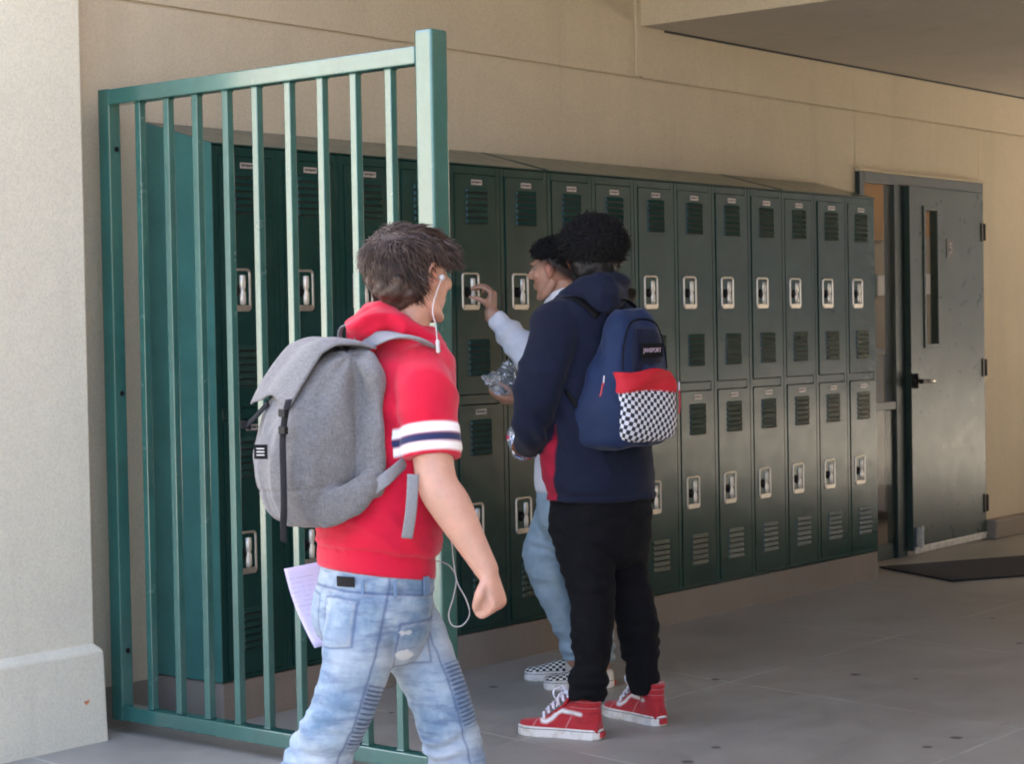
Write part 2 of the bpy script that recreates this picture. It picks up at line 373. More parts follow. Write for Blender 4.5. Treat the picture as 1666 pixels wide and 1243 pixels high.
# left end panel
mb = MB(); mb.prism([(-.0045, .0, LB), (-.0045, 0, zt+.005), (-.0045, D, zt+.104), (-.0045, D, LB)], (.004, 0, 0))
o = mb.build('end_panel', M['locklit'], bevel=.001); tag(o, 'sheet metal end panel of the locker row, painted skylit teal, behind the gate bars', 'end panel')

# ------------------------------------------------------------------ gate
GX = -.29
g = empty('gate', (GX, .2, 0), 'tall green metal bar gate standing open in front of the lockers', 'gate')
def bar(name, x0, x1, y0, y1, z0, z1, bev=.004):
    b_ = MB(); b_.box(x0, x1, y0, y1, z0, z1); return b_.build(name, M['gate'], g, bevel=bev)
bar('hinge_post', GX, GX+.05, .180, .235, .040, 2.155)
bar('rail', GX, GX+.05, -1.19, .180, 2.101, 2.153); bar('rail', GX, GX+.05, -1.19, .180, .043, .092)
bar('latch_post', GX-.003, GX+.068, -1.258, -1.190, .012, 2.197, .008)
for y1_ in (.062, -.078, -.216, -.358, -.493, -.638, -.778, -.916, -1.058):
    b_ = MB(); b_.box(GX+.012, GX+.038, y1_-.026, y1_, .0925, 2.1005)
    for zz in (.0925, 2.0955): b_.box(GX+.0095, GX+.0405, y1_-.0285, y1_+.0025, zz, zz+.005)
    b_.build('bar', M['gate'], g, bevel=.0028)
for z in (1.955, 1.14, .275):
    b_ = MB(); b_.tube([(GX+.030, .184, z), (GX+.030, .178, z)], .009, 12); b_.build('bolt_hole', M['black'], g)

# ------------------------------------------------------------------ door, side light
dr = empty('doorway', (5.0, D, 0), 'grey green steel door with a narrow window beside a glass strip', 'door')
mb = MB(); FY0, FY1 = D-.028, D+.022
mb.box(DX0, DX0+.05, FY0, FY1, 0, DZ); mb.box(DX1-.02, DX1, FY0, FY1, 0, DZ); mb.box(DX0+.05, DX1-.02, FY0, FY1, DZ-.058, DZ)
mb.box(5.40, 5.512, FY0-.0, FY1+.02, 0, DZ-.058); mb.box(DX0+.05, 5.40, FY0+.02, FY1, 0, .085); mb.box(DX0+.05, 5.40, FY0+.004, FY1-.01, .842, .888)
mb.build('door_frame', M['frame'], dr, bevel=.003)
mb = MB(); mb.box(DX0-.004, DX1+.01, D-.034, D+.01, DZ, DZ+.014); mb.build('drip_edge', M['wall'], dr, bevel=.002)
for z0, z1 in ((.085, .842), (.888, DZ-.058)):
    mb = MB(); mb.box(DX0+.05, 5.40, D-.010, D-.004, z0, z1); mb.build('glass_pane', M['glass'], dr)
# the leaf stands very slightly ajar about its hinges on the right
lf = empty('leaf', (6.497, D-.036, 0), None, None); lf.parent = dr; lf.matrix_parent_inverse = wm(dr).inverted()
for k in ('label', 'category'):
    if k in lf: del lf[k]
# leaf as one mesh (with window opening) so it is a part; written closed, then turned
bpy.data.objects.remove(lf)
HX, HY = 6.497, D-.036; LWd = .985
def tleaf(mbx):
    a = R(1.6)  # opening outwards
    out = []
    for (x, y, z) in mbx.v:
        dx, dy = x-HX, y-HY
        out.append((HX+dx*math.cos(a)-dy*math.sin(a), HY+dx*math.sin(a)+dy*math.cos(a), z))
    mbx.v = out
    return mbx
X0 = HX-LWd; y0, y1 = HY, HY+.044
wx0, wx1, wz0, wz1 = 5.72-.02, 5.875-.02, 1.205, 1.975
mb = MB()
mb.box(X0, wx0, y0, y1, .03, 2.103); mb.box(wx1, HX, y0, y1, .03, 2.103); mb.box(wx0, wx1, y0, y1, .03, wz0); mb.box(wx0, wx1, y0, y1, wz1, 2.103)
leaf = tleaf(mb).build('door_leaf', M['door'], dr)
mb = MB()
for (a, b_, c, d_) in ((wx0-.022, wx0, wz0-.022, wz1+.022), (wx1, wx1+.022, wz0-.022, wz1+.022), (wx0, wx1, wz0-.022, wz0), (wx0, wx1, wz1, wz1+.022)): mb.box(a, b_, y0-.008, y0+.03, c, d_)
tleaf(mb).build('window_frame', M['door'], leaf, bevel=.002)
mb = MB(); mb.box(wx0, wx1, y0+.018, y0+.024, wz0, wz1); tleaf(mb).build('window_glass', M['glass'], leaf)
mb = MB(); mb.box(X0+.01, HX-.004, y0-.006, y0+.0, .012, .052); mb.box(X0+.01, HX-.004, y0-.012, y0-.006, .038, .052); tleaf(mb).build('kick_strip', M['alu'], leaf, bevel=.002)
mb = MB(); mb.box(X0+.030, X0+.085, y0-.016, y0, .055, .16); mb.tube([(X0+.057, y0-.028, .045), (X0+.057, y0-.028, .17)], .009, 10)
mb.box(X0+.045, X0+.07, y0-.034, y0-.01, .145, .165); tleaf(mb).build('floor_bolt', M['alu'], leaf, bevel=.002)
mb = MB(); hx = X0+.045
mb.tube([(hx, y0, .995), (hx, y0-.012, .995), (hx, y0-.03, .995)], [.036, .036, .018], 18)
mb.tube([(hx, y0-.03, .995), (hx, y0-.06, .995)], .013, 12); mb.tube([(hx-.03, y0-.055, .992), (hx+.05, y0-.06, .995)], [.011, .010], 12)
mb.box(hx-.03, hx-.01, y0-.035, y0-.004, .955, 1.04)
hd = tleaf(mb).build('door_handle', M['brass'], leaf, smooth=False)
mb = MB(); mb.tube([(hx+.045, y0-.06, .995), (hx+.115, y0-.06, .993), (hx+.125, y0-.055, .993)], [.012, .012, .009], 12); tleaf(mb).build('lever', M['chrome'], leaf, smooth=True)
for z in (1.868, 1.049, .227):
    mb = MB(); mb.tube([(HX+.004, HY-.010, z-.050), (HX+.004, HY-.010, z+.050)], .007, 12); mb.box(HX-.032, HX+.002, HY-.008, HY-.001, z-.055, z+.055); mb.build('hinge', M['brass'], dr, smooth=False)
mb = MB(); nx, nz = 6.03, 1.76; mb.box(nx-.045, nx+.045, y0-.004, y0, nz-.055, nz+.055); npl = tleaf(mb).build('number_sign', simple('sign_brown', (.055, .05, .047), .5), leaf, bevel=.001)
def text_mesh(name, txt, size, loc, rot, mat, parent, ext=.0015, spacing=1.0, sx=1.0):
    cu = bpy.data.curves.new(name, 'FONT'); cu.body = txt; cu.size = size; cu.extrude = ext; cu.align_x = 'CENTER'; cu.align_y = 'CENTER'; cu.space_character = spacing
    t = bpy.data.objects.new(name, cu); COL.objects.link(t); bpy.context.view_layer.update()
    me = bpy.data.meshes.new_from_object(t.evaluated_get(bpy.context.evaluated_depsgraph_get())); bpy.data.objects.remove(t)
    o = bpy.data.objects.new(name, me); me.materials.clear(); me.materials.append(mat); COL.objects.link(o)
    mw = Matrix.Translation(loc) @ rot.to_4x4() @ Matrix.Diagonal((sx, 1, 1, 1))
    me.transform(mw); 
    if parent is not None: setpar(o, parent)
    return o
a = R(1.6); lp = (HX+(nx-HX)*math.cos(a)+.0055*math.sin(a), HY+(nx-HX)*math.sin(a)-.0055*math.cos(a), nz)
text_mesh('number', '5', .085, lp, Matrix.Rotation(a, 3, 'Z') @ Matrix.Rotation(R(90), 3, 'X'), simple('sign_digit', (.42, .38, .36), .6), leaf)
# mat
mb = MB()
mb.prism([(4.93, .19, .002), (4.61, -.403, .002), (6.6, -1.45, .002), (6.95, -.85, .002)], (0, 0, .010)); o = mb.build('door_mat', M['mat'], bevel=.003); tag(o, 'dark rubber mat lying askew on the concrete before the door', 'door mat')
# ------------------------------------------------------------------ classroom behind the glass
M['room'] = simple('classroom_cream', (.34, .28, .19), .7)
mb = MB(); mb.box(-.6, 11.3, T, 4.6, -.2, .004); tag(mb.build('classroom_floor', simple('room_floor', (.22, .17, .13), .35, 0, .2, 8)), kind='structure')
mb = MB(); mb.box(7.6, 7.8, T, 4.6, .004, 3.0)
tag(mb.build('classroom_wall', M['room']), 'cream inner classroom wall seen through the glass strip', 'wall')
bd = MB(); bd.box(7.560, 7.598, 1.0, 4.2, 1.9, 2.6); bo = bd.build('notice_board', simple('orange_board', (.42, .22, .06), .7)); tag(bo, 'orange notice board seen through the glass beside the door', 'notice board')
bd = MB(); random.seed(5)
for k in range(26):
    yy = 1.05+k*.12; bd.box(7.585, 7.598, yy, yy+.10, 1.52, 1.62+.05*random.random(), k % 3)
bo = bd.build('poster_row', [simple('poster_pink', (.62, .22, .24), .7), simple('poster_white', (.7, .66, .62), .7), simple('poster_teal', (.14, .35, .34), .7)]); tag(bo, 'row of pink and white papers on the classroom wall', 'papers')
bd = MB(); bd.box(7.05, 7.5, 1.3, 3.6, .08, 1.12); bd.box(7.03, 7.52, 1.28, 3.62, 1.12, 1.15); cb = bd.build('cabinet', simple('white_cabinet', (.36, .36, .35), .4), bevel=.005); tag(cb, 'white cabinet inside the classroom behind the glass strip', 'cabinet')
cx, cy = 5.95, 1.55
ch = empty('classroom_chair', (cx, cy, 0), 'dark red chair inside the classroom, seen through the glass strip', 'chair')
mat_red = simple('chair_red', (.17, .035, .03), .4)
cs = MB(); cs.box(cx-.22, cx+.22, cy-.21, cy+.21, .44, .475); cs.build('seat', mat_red, ch, bevel=.02)
cs = MB(); cs.box(cx-.24, cx-.20, cy-.2, cy+.2, .62, 1.0); cs.build('backrest', mat_red, ch, bevel=.02)
for sx_, sy_ in ((-1, -1), (-1, 1), (1, -1), (1, 1)):
    cs = MB(); cs.tube([(cx+sx_*.19, cy+sy_*.18, .45), (cx+sx_*.23, cy+sy_*.2, 0)], .011, 10); cs.build('leg', M['chrome'], ch)
# ------------------------------------------------------------------ soft modelling toolkit: lofts joined by a voxel remesh, then folds
V = Vector
def interp(rows, k):
    """Catmull-Rom through rows of equal-length float lists"""
    rows = [np.array(r, float) for r in rows]; out = []
    n = len(rows)
    for i in range(n-1):
        p0, p1, p2, p3 = rows[max(i-1, 0)], rows[i], rows[i+1], rows[min(i+2, n-1)]
        for j in range(k):
            t = j/k
            out.append(.5*((2*p1)+(-p0+p2)*t+(2*p0-5*p1+4*p2-p3)*t*t+(-p0+3*p1-3*p2+p3)*t**3))
    out.append(rows[-1]); return [r.tolist() for r in out]
def limb(mb, pts, rad, n=18, side=(0, 0, 1), sub=4, cap0=True, cap1=True, mi=0):
    rows = []
    for p, r in zip(pts, rad):
        a, b = (r, r) if not hasattr(r, '__len__') else r
        rows.append([*p, a, b])
    rows = interp(rows, sub); P = [V(r[:3]) for r in rows]; A = [max(r[3], 1e-4) for r in rows]; B = [max(r[4], 1e-4) for r in rows]
    side = V(side).normalized(); rings = []; k = len(P)
    def ring(c, t, a, b):
        s_ = side-side.dot(t)*t
        s_ = s_.normalized() if s_.length > .1 else t.orthogonal().normalized()
        q_ = t.cross(s_)
        return [c+a*math.cos(q)*s_+b*math.sin(q)*q_ for q in [2*math.pi*j/n for j in range(n)]]
    T = [(P[min(i+1, k-1)]-P[max(i-1, 0)]).normalized() for i in range(k)]
    if cap0:
        for q in (78, 55, 28): rings.append(ring(P[0]-T[0]*math.sin(R(q))*min(A[0], B[0]), T[0], A[0]*math.cos(R(q)), B[0]*math.cos(R(q))))
    for i in range(k): rings.append(ring(P[i], T[i], A[i], B[i]))
    if cap1:
        for q in (28, 55, 78): rings.append(ring(P[-1]+T[-1]*math.sin(R(q))*min(A[-1], B[-1]), T[-1], A[-1]*math.cos(R(q)), B[-1]*math.cos(R(q))))
    mb.rings(rings, mi)
def sect(mb, rows, lat, dep, n=32, sub=4, ex=2.3, mi=0):
    """rows: (centre, half width, half depth); horizontal superellipse sections"""
    rr = interp([[*c, a, b] for c, a, b in rows], sub); rings = []
    for r in rr:
        c = V(r[:3]); ring = []
        for j in range(n):
            q = 2*math.pi*j/n; cs, sn = math.cos(q), math.sin(q)
            ring.append(c+lat*(r[3]*math.copysign(abs(cs)**(2/ex), cs))+dep*(r[4]*math.copysign(abs(sn)**(2/ex), sn)))
        rings.append(ring)
    mb.rings(rings, mi)
def ball(mb, c, r, axes=None, n=14, mi=0):
    """ellipsoid, r = (a, b, c) along axes (three vectors)"""
    ax = axes or (V((1, 0, 0)), V((0, 1, 0)), V((0, 0, 1))); r = (r, r, r) if not hasattr(r, '__len__') else r
    rings = []
    for i in range(1, n):
        th = math.pi*i/n; rings.append([V(c)+ax[0]*(r[0]*math.sin(th)*math.cos(q))+ax[1]*(r[1]*math.sin(th)*math.sin(q))+ax[2]*(-r[2]*math.cos(th)) for q in [2*math.pi*j/(2*n) for j in range(2*n)]])
    mb.rings(rings, mi)
def blob(name, mb, vox, mats, parent=None, smooth=3, disp=None, attrs=None, origin=None, warp=None):
    me = bpy.data.meshes.new('tmp'); me.from_pydata(mb.v, [], mb.f); 
    bm = bmesh.new(); bm.from_mesh(me); bmesh.ops.recalc_face_normals(bm, faces=bm.faces); bm.to_mesh(me); bm.free()
    o = bpy.data.objects.new('tmp', me); COL.objects.link(o)
    m = o.modifiers.new('r', 'REMESH'); m.mode = 'VOXEL'; m.voxel_size = vox; m.use_smooth_shade = True
    if smooth: m = o.modifiers.new('s', 'SMOOTH'); m.factor = .5; m.iterations = smooth
    dg = bpy.context.evaluated_depsgraph_get(); dg.update()
    me2 = bpy.data.meshes.new_from_object(o.evaluated_get(dg)); bpy.data.objects.remove(o)
    nv = len(me2.vertices); co = np.empty(nv*3); me2.vertices.foreach_get('co', co); co = co.reshape(-1, 3)
    base = co.copy()
    if disp:
        nr = np.empty(nv*3); me2.vertex_normals.foreach_get('vector', nr); nr = nr.reshape(-1, 3)
        d = np.array([disp(V(p), V(q)) for p, q in zip(co, nr)])
        co = co+nr*d[:, None]
    for an, fn in (attrs or {}).items():
        a = me2.attributes.new(an, 'FLOAT', 'POINT'); a.data.foreach_set('value', np.array([fn(V(p)) for p in base], dtype=np.float32))
    if warp: co = np.array([tuple(warp(V(p))) for p in co])
    org = np.array(origin if origin is not None else (0, 0, 0), float)
    me2.vertices.foreach_set('co', (co-org).ravel()); me2.update()
    me2.materials.clear()
    for q in (mats if isinstance(mats, (list, tuple)) else [mats]): me2.materials.append(q)
    me2.polygons.foreach_set('use_smooth', [True]*len(me2.polygons)); me2.polygons.foreach_set('material_index', [0]*len(me2.polygons))
    o = bpy.data.objects.new(name, me2); COL.objects.link(o); o.location = org
    if parent is not None: setpar(o, parent)
    return o
def nz(p, s): return noise.noise(V((p[0]*s[0], p[1]*s[1], p[2]*s[2])))
def ridge(p, s): return 1-abs(nz(p, s))*2.2
def gauss(d, s): return math.exp(-(d/s)**2)

# ------------------------------------------------------------------ body parts
def hand(mb, wrist, d, pn, th, curls, thumb, sc=1.0, spread=.06):
    d, pn, th = V(d).normalized(), V(pn), V(th)
    pn = (pn-pn.dot(d)*d).normalized(); th = (th-th.dot(d)*d-th.dot(pn)*pn).normalized(); W = V(wrist)
    pts = [W-d*.02, W+d*.012*sc, W+d*.045*sc, W+d*.078*sc]
    limb(mb, pts, [(.029*sc, .024*sc), (.031*sc, .022*sc), (.039*sc, .018*sc), (.041*sc, .0145*sc)], side=th, n=16)
    ball(mb, W+d*.035*sc+th*.022*sc+pn*.008*sc, (.019*sc, .028*sc, .014*sc), (th, d, pn), 8)
    tips = []
    for i in range(4):
        L = [x*sc*(.95, 1.06, 1.0, .80)[i] for x in (.043, .027, .021)]
        b = W+d*(.080-(.003, 0, .004, .012)[i])*sc+th*(.0295-.0197*i)*sc
        dd = (d+th*spread*(1.5-i)).normalized(); a = 0; P = [b-dd*.015, b]
        for q, l in zip(curls[i], L):
            a += R(q); P.append(P[-1]+(dd*math.cos(a)+pn*math.sin(a))*l)
        r = (.0095, .0092, .0088, .0080)[i]*sc
        limb(mb, P, [r, r*1.05, r, r*.92, r*.82], n=10, side=th, sub=3); tips.append(P[-1])
    P = [W+d*.018*sc+th*.020*sc+pn*.004*sc]
    P.append(P[0]+(th*.75+d*.6+pn*thumb[0]).normalized()*.034*sc)
    P.append(P[-1]+(th*thumb[1][0]+d*thumb[1][1]+pn*thumb[1][2]).normalized()*.034*sc)
    P.append(P[-1]+(th*thumb[2][0]+d*thumb[2][1]+pn*thumb[2][2]).normalized()*.027*sc)
    limb(mb, P, [.013*sc, .0125*sc, .0105*sc, .0085*sc], n=10, side=pn, sub=3)
    return tips
def head(mb, C, F, sc=1.0, up=UP, nose=1.0):
    """C centre, F facing; adds skull, jaw, ears, nose, lips. Returns carve function"""
    F = V(F).normalized(); U = (up-up.dot(F)*F).normalized(); X = F.cross(U)
    def p(x, y, z): return C+(X*x+F*y+U*z)*sc
    A = (X, F, U)
    ball(mb, p(0, -.012, .030), [q*sc for q in (.076, .096, .083)], A, 18)
    ball(mb, p(0, .025, -.010), [q*sc for q in (.066, .068, .085)], A, 16)
    ball(mb, p(0, .030, -.055), [q*sc for q in (.055, .056, .048)], A, 14)
    ball(mb, p(0, .063, -.088), [q*sc for q in (.026, .024, .020)], A, 10)      # chin
    for s in (-1, 1):
        limb(mb, [p(s*.058, -.005, -.045), p(s*.052, .025, -.078), p(s*.022, .065, -.094)], [.016*sc, .016*sc, .015*sc], n=10)   # jaw
        ball(mb, p(s*.042, .062, -.012), [q*sc for q in (.022, .020, .020)], A, 9)   # cheek
        ball(mb, p(s*.028, .084, .030), [q*sc for q in (.026, .010, .008)], A, 8)    # brow
        # ear: rim, lobe, inner plate
        E_ = [(s*.074, .008, .024), (s*.086, -.004, .034), (s*.091, -.020, .028), (s*.089, -.026, .006), (s*.083, -.016, -.014), (s*.076, -.004, -.024), (s*.072, .006, -.018)]
        limb(mb, [p(*e) for e in E_], [.0050*sc, .0058*sc, .0058*sc, .0055*sc, .0058*sc, .0070*sc, .0060*sc], n=8, sub=3)
        ball(mb, p(s*.078, -.006, .004), [q*sc for q in (.0055, .018, .026)], A, 8)
    limb(mb, [p(0, .088, .026), p(0, .101, .006), p(0, .113*nose, -.014)], [.0075*sc, .0085*sc, .0105*sc], n=10, side=X)
    for s in (-1, 1): ball(mb, p(s*.010, .099, -.019), .0085*sc, n=7)
    ball(mb, p(0, .089, -.047), [q*sc for q in (.022, .010, .0055)], A, 8)
    ball(mb, p(0, .087, -.058), [q*sc for q in (.019, .010, .0065)], A, 8)
    eyes = [p(-.031, .082, .014), p(.031, .082, .014)]; mouth = p(0, .100, -.052)
    def carve(q):
        d = 0
        for e in eyes: d -= .008*gauss((q-e).length, .016*sc)
        for s in (-1, 1): d -= .004*gauss((q-p(s*.086, -.008, .010)).length, .009*sc)
        return d
    return p, A, carve
def eyes(p, A, parent, sc=1.0, iris=(.05, .03, .02)):
    for s in (-1, 1):
        mb = MB(); ball(mb, p(s*.031, .0665, .0135), .0112*sc, n=10)
        ball(mb, p(s*.0315, .0745, .0132), [q*sc for q in (.0055, .0042, .0055)], A, 8, mi=1)
        mb.build('eye', [M['eyewhite'], M['iris']], parent, smooth=True)
    for s in (-1, 1):
        mb = MB(); limb(mb, [p(s*.014, .094, .031), p(s*.031, .094, .036), p(s*.050, .083, .030)], [.0022, .0032, .0015], n=6, sub=3); mb.build('eyebrow', M['hairblack'], parent, smooth=True)
M['eyewhite'] = simple('eye_white', (.38, .35, .33), .25); M['iris'] = simple('iris_brown', (.03, .018, .012), .1)

def skin_mat(name, col, red=.35):
    m, nt, b = new_mat(name)
    f = noise_tex(nt, 22, 4, .6)
    c = mixc(nt, ramp(nt, f, [(.32, 0.), (.68, 1.)]), tuple(v*.86 for v in col), (min(1, col[0]*1.08), col[1]*.98, col[2]*.97))
    c = mixc(nt, ramp(nt, noise_tex(nt, 70, 4, .6), [(.5, 0.), (.72, .35)]), c, (col[0]*.95, col[1]*.72, col[2]*.70))
    rd = attr(nt, 'red'); c = mixc(nt, rd, c, (col[0]*.95, col[1]*.50, col[2]*.48))
    fd = attr(nt, 'fade'); c = mixc(nt, fd, c, (.012, .009, .009))
    nt.links.new(c, b.inputs['Base Color']); b.inputs['Roughness'].default_value = .48
    b.inputs['Subsurface Weight'].default_value = .12; b.inputs['Subsurface Radius'].default_value = (.012, .005, .003); b.inputs['Subsurface Scale'].default_value = .6
    bump(nt, noise_tex(nt, 420, 3, .6), .12, .0008, b)
    return m
def cloth(name, col, rough=.85, var=.12, weave=900, wstr=.25, sheen=.3, extra=None, heather=0, coarse=7):
    m, nt, b = new_mat(name)
    f = noise_tex(nt, coarse, 5, .6)
    c = mixc(nt, ramp(nt, f, [(.3, 0.), (.7, 1.)]), tuple(v*(1-var) for v in col), tuple(min(1, v*(1+var)) for v in col))
    if heather:
        hv = objvec(nt, (60, 60, 420)); h = noise_tex(nt, 1.0, 4, .7, hv)
        c = mixc(nt, ramp(nt, h, [(.36, heather), (.64, 0.)]), c, tuple(v*.35 for v in col))
        h2 = noise_tex(nt, 1.0, 3, .7, objvec(nt, (350, 350, 70)))
        c = mixc(nt, ramp(nt, h2, [(.42, 0.), (.70, heather*.8)]), c, tuple(min(1, v*1.7) for v in col))
    if extra: c = extra(nt, c, b)
    nt.links.new(c, b.inputs['Base Color']); b.inputs['Roughness'].default_value = rough; b.inputs['Sheen Weight'].default_value = sheen
    b.inputs['Specular IOR Level'].default_value = .25
    p = bump(nt, noise_tex(nt, 38, 4, .6), .30, .004, b)
    bump(nt, noise_tex(nt, weave, 2, .5), wstr, .0008, b, p)
    return m
def bandmix(nt, c, a, lo, hi, col, soft=.0012):
    f = mth(nt, 'MULTIPLY', ramp(nt, mth(nt, 'SUBTRACT', a, lo-.5), [(.5-soft, 0.), (.5+soft, 1.)]), ramp(nt, mth(nt, 'SUBTRACT', a, hi-.5), [(.5-soft, 1.), (.5+soft, 0.)]))
    return mixc(nt, f, c, col)

# ------------------------------------------------------------------ hair made of many tapered locks
def hair_locks(name, count, start, flow, length, rad, mat, parent, seed=1, nseg=6, n=3, clump=None):
    """start(rnd) -> (point, normal) or None; flow(p, t, nrm, rnd_vec) -> direction"""
    rnd = random.Random(seed); vs = []; fs = []
    made = 0; tries = 0
    while made < count and tries < count*20:
        tries += 1
        st = start(rnd)
        if st is None: continue
        p, nr = st; rv = V((rnd.gauss(0, 1), rnd.gauss(0, 1), rnd.gauss(0, 1)))
        L = length(p, rnd); pts = [p]; ph = rnd.random()*6.28
        for i in range(nseg):
            dr_ = flow(pts[-1], i/nseg, nr, rv, ph); pts.append(pts[-1]+dr_*(L/nseg))
        r0 = rad*(.6+.8*rnd.random()); o = len(vs)
        prev = nr.orthogonal().normalized()
        for i, q in enumerate(pts):
            t = (pts[min(i+1, nseg)]-pts[max(i-1, 0)])
            t = t.normalized() if t.length > 1e-7 else nr
            b = t.cross(prev); b = b.normalized() if b.length > 1e-5 else t.orthogonal().normalized(); a = b.cross(t); prev = a
            rr = r0*(1-.85*(i/nseg)**1.7)
            for j in range(n):
                w_ = 2*math.pi*j/n; vs.append(tuple(q+(a*math.cos(w_)+b*math.sin(w_))*rr))
        for i in range(nseg):
            for j in range(n):
                k = (j+1) % n; fs.append((o+i*n+j, o+i*n+k, o+(i+1)*n+k, o+(i+1)*n+j))
        made += 1
    me = bpy.data.meshes.new(name); me.from_pydata(vs, [], fs); me.materials.append(mat)
    me.polygons.foreach_set('use_smooth', [True]*len(me.polygons))
    return me
def join_mesh(name, mes, parent):
    bm = bmesh.new()
    for m in mes: bm.from_mesh(m)
    me = bpy.data.meshes.new(name); bm.to_mesh(me); bm.free()
    me.materials.append(mes[0].materials[0]); me.polygons.foreach_set('use_smooth', [True]*len(me.polygons)); me.polygons.foreach_set('material_index', [0]*len(me.polygons))
    o = bpy.data.objects.new(name, me); COL.objects.link(o); setpar(o, parent); return o
def hair_mat(name, col, light, rough=.45, light_amt=.4):
    m, nt, b = new_mat(name)
    f = noise_tex(nt, 45, 4, .6)
    c = mixc(nt, ramp(nt, f, [(.35, 0.), (.70, light_amt)]), col, light)
    nt.links.new(c, b.inputs['Base Color']); b.inputs['Roughness'].default_value = rough; b.inputs['Specular IOR Level'].default_value = .4
    return m
M['hairblack'] = hair_mat('black_hair', (.004, .0035, .004), (.012, .010, .010), .5)
M['hairbrown'] = hair_mat('brown_wavy_hair', (.024, .0135, .010), (.100, .062, .048), .5, .75)

# ------------------------------------------------------------------ shoes, local x side, y toe, z up; heel at 0
def shoe_frame(heel, toe, roll=0):
    h = V(heel); F = (V(toe)-h); L = F.length; F.normalize(); U0 = V((0, 0, 1)); X = F.cross(U0).normalized(); U = X.cross(F)
    return h, X, F, U, L
def sole_outline(L, w=1.0):
    # (x inner..outer) half outline of a right/left symmetric sneaker
    prof = [(0, .0), (.004, .018), (.02, .031), (.06, .034), (.12, .032), (.17, .038), (.21, .044), (.25, .040), (.275, .026), (.285, .010), (.286, 0)]
    k = L/.286
    return [(-x*w, y*k) for y, x in prof[1:-1]][::-1]+[(0, 0)]+[(x*w, y*k) for y, x in prof[1:-1]]+[(0, L)]
def shoe(heel, toe, kind, side, parent_body, mats, sd_poly=None, shaft=None):
    """returns shoe upper object with sole, laces as children"""
    h, X, F, U, L = shoe_frame(heel, toe); k = L/.286
    def P(x, y, z): return h+X*x+F*(y*k)+U*z
    mb = MB(); q = .004
    secs = [(.006, .026, .055, .050), (.03, .034, .062, .052), (.07, .035, .064, .052), (.11, .035, .070, .052), (.15, .038, .060, .045), (.19, .041, .046, .034), (.235, .040, .036, .026), (.265, .030, .031, .022), (.279, .014, .027, .018)]
    if kind == 'slip': secs = [(.006, .026, .045, .042), (.03, .033, .050, .044), (.07, .034, .050, .044), (.11, .035, .056, .046), (.15, .038, .054, .042), (.19, .041, .044, .034), (.235, .040, .036, .026), (.265, .030, .031, .022), (.279, .014, .027, .018)]
    rings = []
    rows = interp([[y, w, top, 0] for y, w, top, _ in secs], 4)
    for y, w_, top, _ in rows:
        ring = []
        for j in range(24):
            a = 2*math.pi*j/24; cs, sn = math.cos(a), math.sin(a)
            z = .028+(top-.0+.0-.028+.018)*max(sn, 0)**.8 if sn > 0 else .028+.012*sn
            x = w_*.97*math.copysign(abs(cs)**.75, cs)*(1-.18*max(sn, 0))
            ring.append(P(x, y, z))
        rings.append(ring)
    mb.rings(rings)
    if kind == 'high':
        sh = [(.050, .060, .034, .052), (.052, .090, .033, .050), (.050, .115, .034, .047), (.047, .145, .037, .049)]
        limb(mb, [P(0, y, z) for y, z, a, b in sh], [(a, b) for y, z, a, b in sh], side=X, cap0=True, cap1=False, n=24)
        limb(mb, [P(0, .085, .10), P(0, .13, .075), P(0, .17, .055)], [.026, .026, .022], n=14)
    else:
        limb(mb, [P(0, .06, .05), P(0, .058, .062)], [(.030, .044), (.030, .046)], side=X, cap0=True, cap1=False, n=20)
    def lx(p): return (p-h).dot(X)
    def ly(p): return (p-h).dot(F)/k
    def lz(p): return (p-h).dot(U)
    def seg(p):
        a, b = ly(p), lz(p); best = 9
        if lx(p)*side < -.0: best = 9
        for (x0, z0, w0), (x1, z1, w1) in zip(sd_poly[:-1], sd_poly[1:]):
            dx, dz = x1-x0, z1-z0; t = max(0, min(1, ((a-x0)*dx+(b-z0)*dz)/(dx*dx+dz*dz))); dd = math.hypot(a-x0-t*dx, b-z0-t*dz)-(w0+t*(w1-w0)); best = min(best, dd)
        return best
    at_ = {'lx': lx, 'ly': ly, 'lz': lz}
    at_['stripe'] = seg if sd_poly else (lambda p: 1.0)
    def pads(p, nrm):
        if kind != 'high': return 0
        z = lz(p); y = ly(p)
        if z > .083 and y < .088: return .0022*abs(math.sin((z-.083)/.0195*math.pi))-.001
        return 0
    up = blob('shoe', mb, .0034, mats['upper'], None, smooth=3, disp=pads, attrs=at_)
    sm = MB(); out = sole_outline(L, 1.10)
    lev = [(0, .97), (.004, 1.0), (.030, 1.0), (.034, .97)]
    def rz(z, y):   # toe spring and foxing height
        return z*(1+.12*max(0, (y/k-.2)/.08))
    sm.rings([[h+X*(x*s_)+F*(L*.5+(y-L*.5)*s_)+U*z for x, y in out] for z, s_ in lev])
    so_ = sm.build('sole', mats['sole'], up, smooth=False, bevel=.0015)
    ln = MB(); ln.rings([[h+X*(x*1.004)+F*(L*.5+(y-L*.5)*1.003)+U*z for x, y in out] for z in (.0265, .0285)], cap=False)
    ln.build('sole_line', mats['line'], up)
    hp = MB(); hp.box(0, 1, 0, 1, 0, 1)
    hp.v = [tuple(P((a-.5)*.030, -.0045+b*.008, .008+c*.018)) for a, b, c in hp.v]
    hp.build('heel_tab', mats['tab'], up, bevel=.001)
